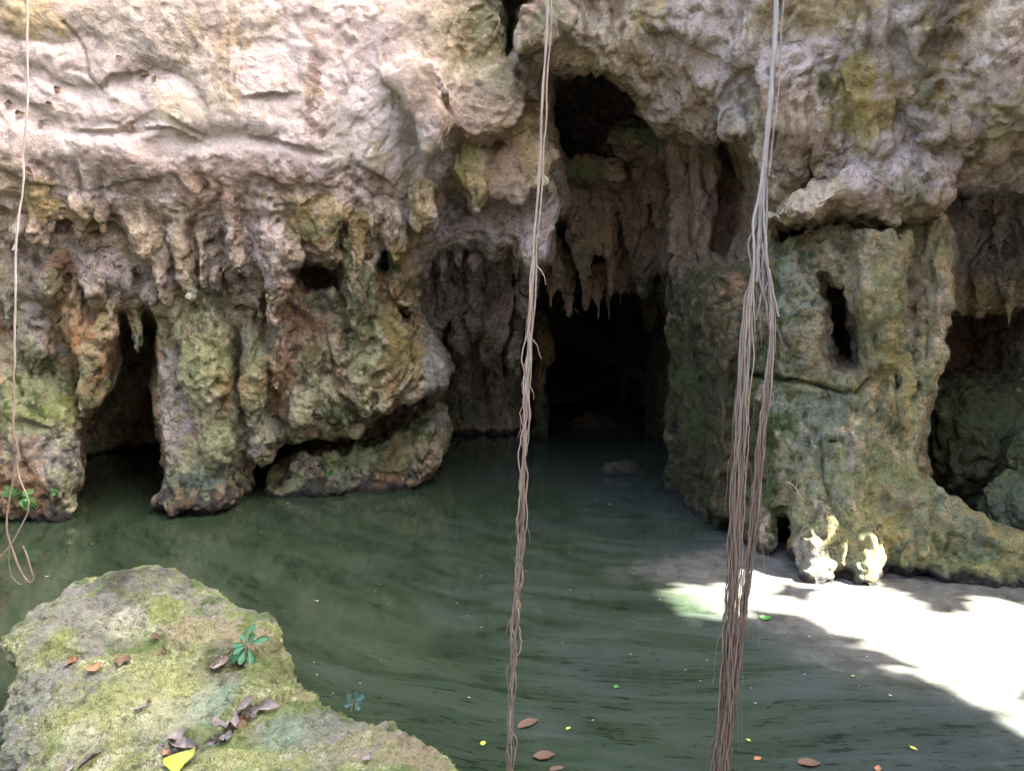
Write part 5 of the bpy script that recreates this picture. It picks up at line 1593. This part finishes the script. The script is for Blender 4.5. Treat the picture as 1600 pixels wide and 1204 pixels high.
# fallen leaves on the boulder: (base px, tip px, width, material, label, crumple)
for i, (b, t_, w, mat, label, cr) in enumerate((
        ((330, 1042), (360, 1028), .5, ML_GREY, 'dry violet grey leaf lying just left of the sapling', .16),
        ((372, 1112), (402, 1088), .34, ML_GREY, 'long dry grey leaf, topmost of the crevice heap', .10),
        ((402, 1108), (440, 1106), .36, ML_GREY, 'long dry grey leaf at the right end of the crevice heap', .14),
        ((384, 1122), (412, 1100), .4, ML_GREY, 'curled dry leaf in the middle of the crevice heap', .22),
        ((362, 1138), (384, 1122), .7, ML_BROWN, 'dark crumpled brown leaf at the heart of the crevice heap', .3),
        ((350, 1132), (372, 1150), .6, ML_GREY, 'crumpled pale leaf, lower left of the crevice heap', .25),
        ((342, 1162), (366, 1156), .6, ML_GREY, 'crumpled grey leaf at the bottom of the crevice heap', .25),
        ((322, 1160), (338, 1156), .6, ML_GREY, 'small dry leaf scrap left of the crevice heap', .2),
        ((268, 1148), (284, 1168), .7, ML_GREY, 'crumpled grey leaf in the small hollow, upper one of the pair', .22),
        ((266, 1172), (290, 1182), .5, ML_GREY, 'crumpled grey leaf below the small hollow', .22),
        ((284, 1170), (310, 1172), .35, ML_GREY, 'pale leaf scrap right of the small hollow', .15),
        ((106, 1038), (124, 1036), .6, ML_ORANGE, 'orange leaf scrap on bare grey stone, upper left of the boulder', .15),
        ((144, 1042), (154, 1052), .7, ML_ORANGE, 'small orange leaf scrap, middle of the three on the boulder', .1),
        ((188, 1042), (199, 1028), .7, ML_BROWN, 'reddish brown leaf scrap on the boulder\'s mossy crown', .15),
        ((235, 995), (250, 1004), .3, ML_BROWN, 'thin brown leaf shred, upper one of the pair below the knob', .1),
        ((256, 1010), (266, 1022), .3, ML_BROWN, 'thin brown leaf shred, lower one of the pair below the knob', .1),
        ((254, 1182), (263, 1176), .8, ML_ORANGE, 'tiny round orange leaf near the bottom edge of the boulder', .1),
        ((274, 1212), (297, 1184), .55, ML_YELLOW, 'bright yellow leaf at the bottom edge of the photo', .05),
        ((120, 1204), (168, 1176), .16, ML_GREY, 'long dry pod on the lower left of the boulder', .06),
        ((102, 1204), (120, 1192), .8, ML_GREY, 'violet grey leaf at the boulder\'s lower left corner', .15),
        ((229, 1100), (239, 1098), .8, ML_BROWN, 'tiny brown leaf scrap in the centre of the boulder', .1),
        ((208, 1112), (232, 1110), .5, ML_GREY, 'pale leaf scrap in the centre of the boulder', .1),
        ((570, 1182), (580, 1190), .8, ML_GREY, 'tiny pale leaf scrap on the boulder\'s right slope', .1))):
    hb, ht = bcast(*b), bcast(*t_)
    if hb is None or ht is None:
        hb = hb or (at(*b, 2.6), np.array((0, 0, 1)))
        ht = ht or (at(*t_, 2.6), np.array((0, 0, 1)))
    up = hb[1] + ht[1] + np.array((0, -0.25, 0.8))
    lift = up / np.linalg.norm(up) * 0.008
    o = place_leaf('dead_leaf' if mat is not ML_YELLOW else 'yellow_leaf', hb[0] + lift, ht[0] + lift * 1.6, up, mat, w * 1.15, 'el', None, curl=-0.1, fold=0.22 if cr < .2 else .4, crumple=cr * 1.3, seed=40 + i)
    tag(o, label, 'leaf', 'fallen leaves on the boulder')

# leaves floating on the pool
for i, (px, py, l, w, ang, mat, label) in enumerate((
        (850, 1180, 34, .6, 10, ML_BROWN, 'brown leaf floating at the bottom edge, right of the middle root'),
        (888, 1137, 9, .6, 40, ML_YELLOW, 'small yellow leaf floating right of the middle root'),
        (1264, 1191, 30, .65, -10, ML_BROWN, 'curled brown leaf floating at the bottom, right of the thick root'),
        (1184, 1184, 12, .7, 20, ML_ORANGE, 'small orange leaf floating between the thick root and the brown leaf'),
        (1427, 1168, 11, .5, 120, ML_YELLOW, 'small yellow leaf floating towards the bottom right corner'),
        (1169, 1155, 8, .6, 130, ML_YELLOW, 'tiny yellow green leaf floating just right of the thick root'),
        (1197, 965, 18, .8, 30, ML_FERN, 'dark green leaf floating in the sunlit patch by the thick root'),
        (1372, 1200, 14, .6, 60, ML_ORANGE, 'orange leaf scrap floating at the bottom edge'),
        (1333, 1055, 6, .5, 10, ML_YELLOW, 'tiny pale yellow leaf floating left of the sunlit patch'),
        (555 + 270, 1130, 36, .5, 30, ML_BROWN, 'dull brown leaf floating beside the middle root'),
        (963, 1072, 10, .8, 70, ML_FERN, 'small green leaf floating midway between the two big roots'),
        (755, 1160, 12, .7, 80, ML_YELLOW, 'olive yellow leaf floating right of the boulder'),
        (870, 1200, 22, .5, 15, ML_BROWN, 'brown leaf scrap at the very bottom, right of the middle root'))):
    c = on_water(px, py, 0.006)
    L = l * np.linalg.norm(c - CAM) / FPX
    d_ = np.array((math.cos(R(ang)), math.sin(R(ang)), 0)) * L / 2
    o = place_leaf('floating_leaf', c - d_, c + d_, (0, 0, 1), mat, w, 'el', None, curl=-.04, fold=.06, crumple=.06, seed=80 + i)
    tag(o, label, 'leaf', 'leaves floating on the pool')

# leaf scraps caught on the pale overhang
for i, (px, py, l, w, ang, mat, label) in enumerate((
        (227, 116, 16, .55, 15, ML_BROWN, 'reddish leaf caught on the pale overhang, larger of the close pair'),
        (243, 123, 10, .7, 100, ML_BROWN, 'small reddish leaf caught on the pale overhang, right of the close pair'),
        (206, 197, 16, .8, 70, ML_BROWN, 'square rust brown leaf caught in the fold of the pale overhang'),
        (92, 140, 11, .7, 20, ML_BROWN, 'small rusty leaf caught upper left beside the thin root'),
        (78, 163, 12, .6, 160, ML_BROWN, 'dull brown leaf caught below the small rusty one'),
        (15, 162, 15, .6, 160, ML_BROWN, 'dark brown leaf caught at the left edge of the overhang'),
        (33, 178, 14, .5, 10, ML_BROWN, 'brown leaf caught just left of the thin root'),
        (66, 192, 11, .6, 130, ML_BROWN, 'dark brown leaf caught just right of the thin root'),
        (188, 91, 10, .6, 20, ML_BROWN, 'small brown leaf caught above the close pair'),
        (45, 267, 17, .6, 150, ML_BROWN, 'brown leaf caught low on the overhang beside the thin root'),
        (142, 590, 12, .5, 60, ML_BROWN, 'dark leaf scrap stuck beside the left arch'))):
    c = cast(px, py)
    L = .8 * l * np.linalg.norm(c - CAM) / FPX
    d_ = np.array((math.cos(R(ang)), 0, math.sin(R(ang)))) * L / 2
    o = place_leaf('dead_leaf', c - d_ + (0, -.02, 0), c + d_ + (0, -.02, 0), (0, -1, .2), mat, w * 1.1, 'el', None, curl=.25, fold=.25, crumple=.14, seed=120 + i)
    tag(o, label, 'leaf', 'leaves caught on the rock wall')
# ------------------------------------------------------------------ unseen trees added around the viewer to block sun and sky
M_BARK = root_mat('tree_bark', (.10, .08, .06), (.26, .22, .18))
ML_CANOPY = leaf_mat('canopy_leaf', (.035, .07, .02), (.08, .13, .035), 0.5)
OPEN = np.array([on_water(*t)[:2] for t in ((1040, 936), (1095, 912), (1150, 892), (1180, 886), (1245, 896), (1290, 900), (1330, 900), (1394, 920), (1430, 950), (1500, 972), (1530, 945), (1640, 945), (1700, 1160), (1600, 1140), (1550, 1110), (1490, 1080), (1420, 1060), (1405, 1042), (1340, 1003), (1270, 972), (1160, 958), (1060, 962))])  # gap cut in the added crowns, shaped to the sun patch


def canopy(name, label, trunk, centre, radius, n, seed, limbs=()):
    r = np.random.default_rng(seed)
    t_ = empty(name, trunk)
    tag(t_, label, 'tree', 'unseen trees added to block sun and sky')
    trunk = (trunk[0], trunk[1], float(ground_h(np.array([trunk[0]]), np.array([trunk[1]]))[0]))
    t_.location = trunk
    T = np.array(trunk, float)
    Cc = np.array(centre, float)
    V, F = tube(spline([T - (0, 0, .4), T + (0.1, 0, 2), (T + Cc) / 2 + (0.2, 0.1, 0), Cc], 20) - T, np.linspace(.28, .08, 20), 10)
    tr = mesh_object('trunk', V, F, M_BARK, t_)
    for k in range(5):
        a = k / 5 * 6.28 + r.uniform(0, .5)
        e = Cc + np.array((math.cos(a) * radius[0] * .7, math.sin(a) * radius[1] * .7, r.uniform(.05, .7) * radius[2]))
        s = T + (Cc - T) * r.uniform(.5, .85)
        V, F = tube(spline([s, (s + e) / 2 + (0, 0, .3), e], 12) - T, np.linspace(.09, .02, 12), 6)
        mesh_object('limb', V, F, M_BARK, t_)
    for e in limbs:
        s = T + (Cc - T) * .6
        V, F = tube(spline([s, (s + np.array(e)) / 2 + (0, 0, .5), e], 14) - T, np.linspace(.12, .05, 14), 7)
        mesh_object('limb', V, F, M_BARK, t_)
    # leaves: clumps through the crown
    q = r.normal(size=(n, 3))
    q /= np.linalg.norm(q, axis=1)[:, None]
    P = Cc + q * (r.uniform(0, 1, n) ** 0.4)[:, None] * np.array(radius)
    P += 0.25 * np.stack([perlin(P * .8, 1), perlin(P * .8, 2), perlin(P * .8, 3)], 1)
    hit = P - SUN_DIR * (P[:, 2] / SUN_DIR[2])[:, None]
    wq = np.stack([hit[:, 0] * 2.2, hit[:, 1] * 2.2, P[:, 2] * 0], 1)
    g = poly_sd(OPEN, hit[:, 0] + .12 * fbm(wq, 3, 5), hit[:, 1] + .12 * fbm(wq, 3, 6))
    sprig = fbm(wq * 1.5, 2, 9) + .25 * (g + .25)          # stray leaves left in the opening to dapple the sun patch
    keep = (g + .22 * fbm(wq * 2.2, 3, 12) > 0.12) | ((sprig > .8) & (r.uniform(0, 1, n) < .5))
    P = P[keep]
    m = len(P)
    size = r.uniform(.13, .25, m)
    a = r.normal(size=(m, 3)); a /= np.linalg.norm(a, axis=1)[:, None]
    b = np.cross(a, r.normal(size=(m, 3))); b /= np.linalg.norm(b, axis=1)[:, None]
    a *= size[:, None]
    b *= size[:, None] * .55
    V = np.stack([P - a, P - b * .9, P + a, P + b], 1).reshape(-1, 3) - T
    F = np.arange(4 * m).reshape(-1, 4)
    mesh_object('crown', V, F, ML_CANOPY, t_, smooth_shade=False)


canopy('light_blocker_tree', 'unseen leafy tree added on the right bank nearest the pillar to block sun', (9.2, 6.2, 0.3), (7.7, 4.4, 7.6), (1.7, 2.8, 8.0), 20000, 1)
canopy('light_blocker_tree', 'unseen leafy tree added on the right bank to block sun, with a limb reaching over the pool', (8.4, 0.6, 0.3), (7.8, 0.6, 7.6), (1.7, 2.8, 8.2), 20000, 2, [(0.85, 2.75, 6.7), (0.16, 2.95, 7.3)])
canopy('light_blocker_tree', 'unseen leafy tree added on the right bank behind the viewer to block sun', (8.6, -3.2, 0.3), (8.0, -3.2, 7.6), (1.8, 2.8, 8.2), 18000, 3)
canopy('light_blocker_tree', 'unseen leafy tree added on the left bank to block sky light, with a limb over the wall', (-9.2, 2.0, 0.3), (-8.2, 2.2, 5.5), (1.6, 3.4, 5.0), 9000, 4, [(-3.45, 4.6, 7.0)])
canopy('light_blocker_tree', 'unseen leafy tree added on the slope behind the viewer to block sky light', (-4.0, -9.0, 0.3), (-3.6, -8.6, 10.0), (3.4, 2.6, 3.6), 9000, 5)
canopy('light_blocker_tree', 'unseen leafy tree added on the slope behind and to the right to block sky light', (4.0, -9.5, 0.3), (3.8, -9.0, 10.0), (3.4, 2.6, 3.6), 9000, 6)
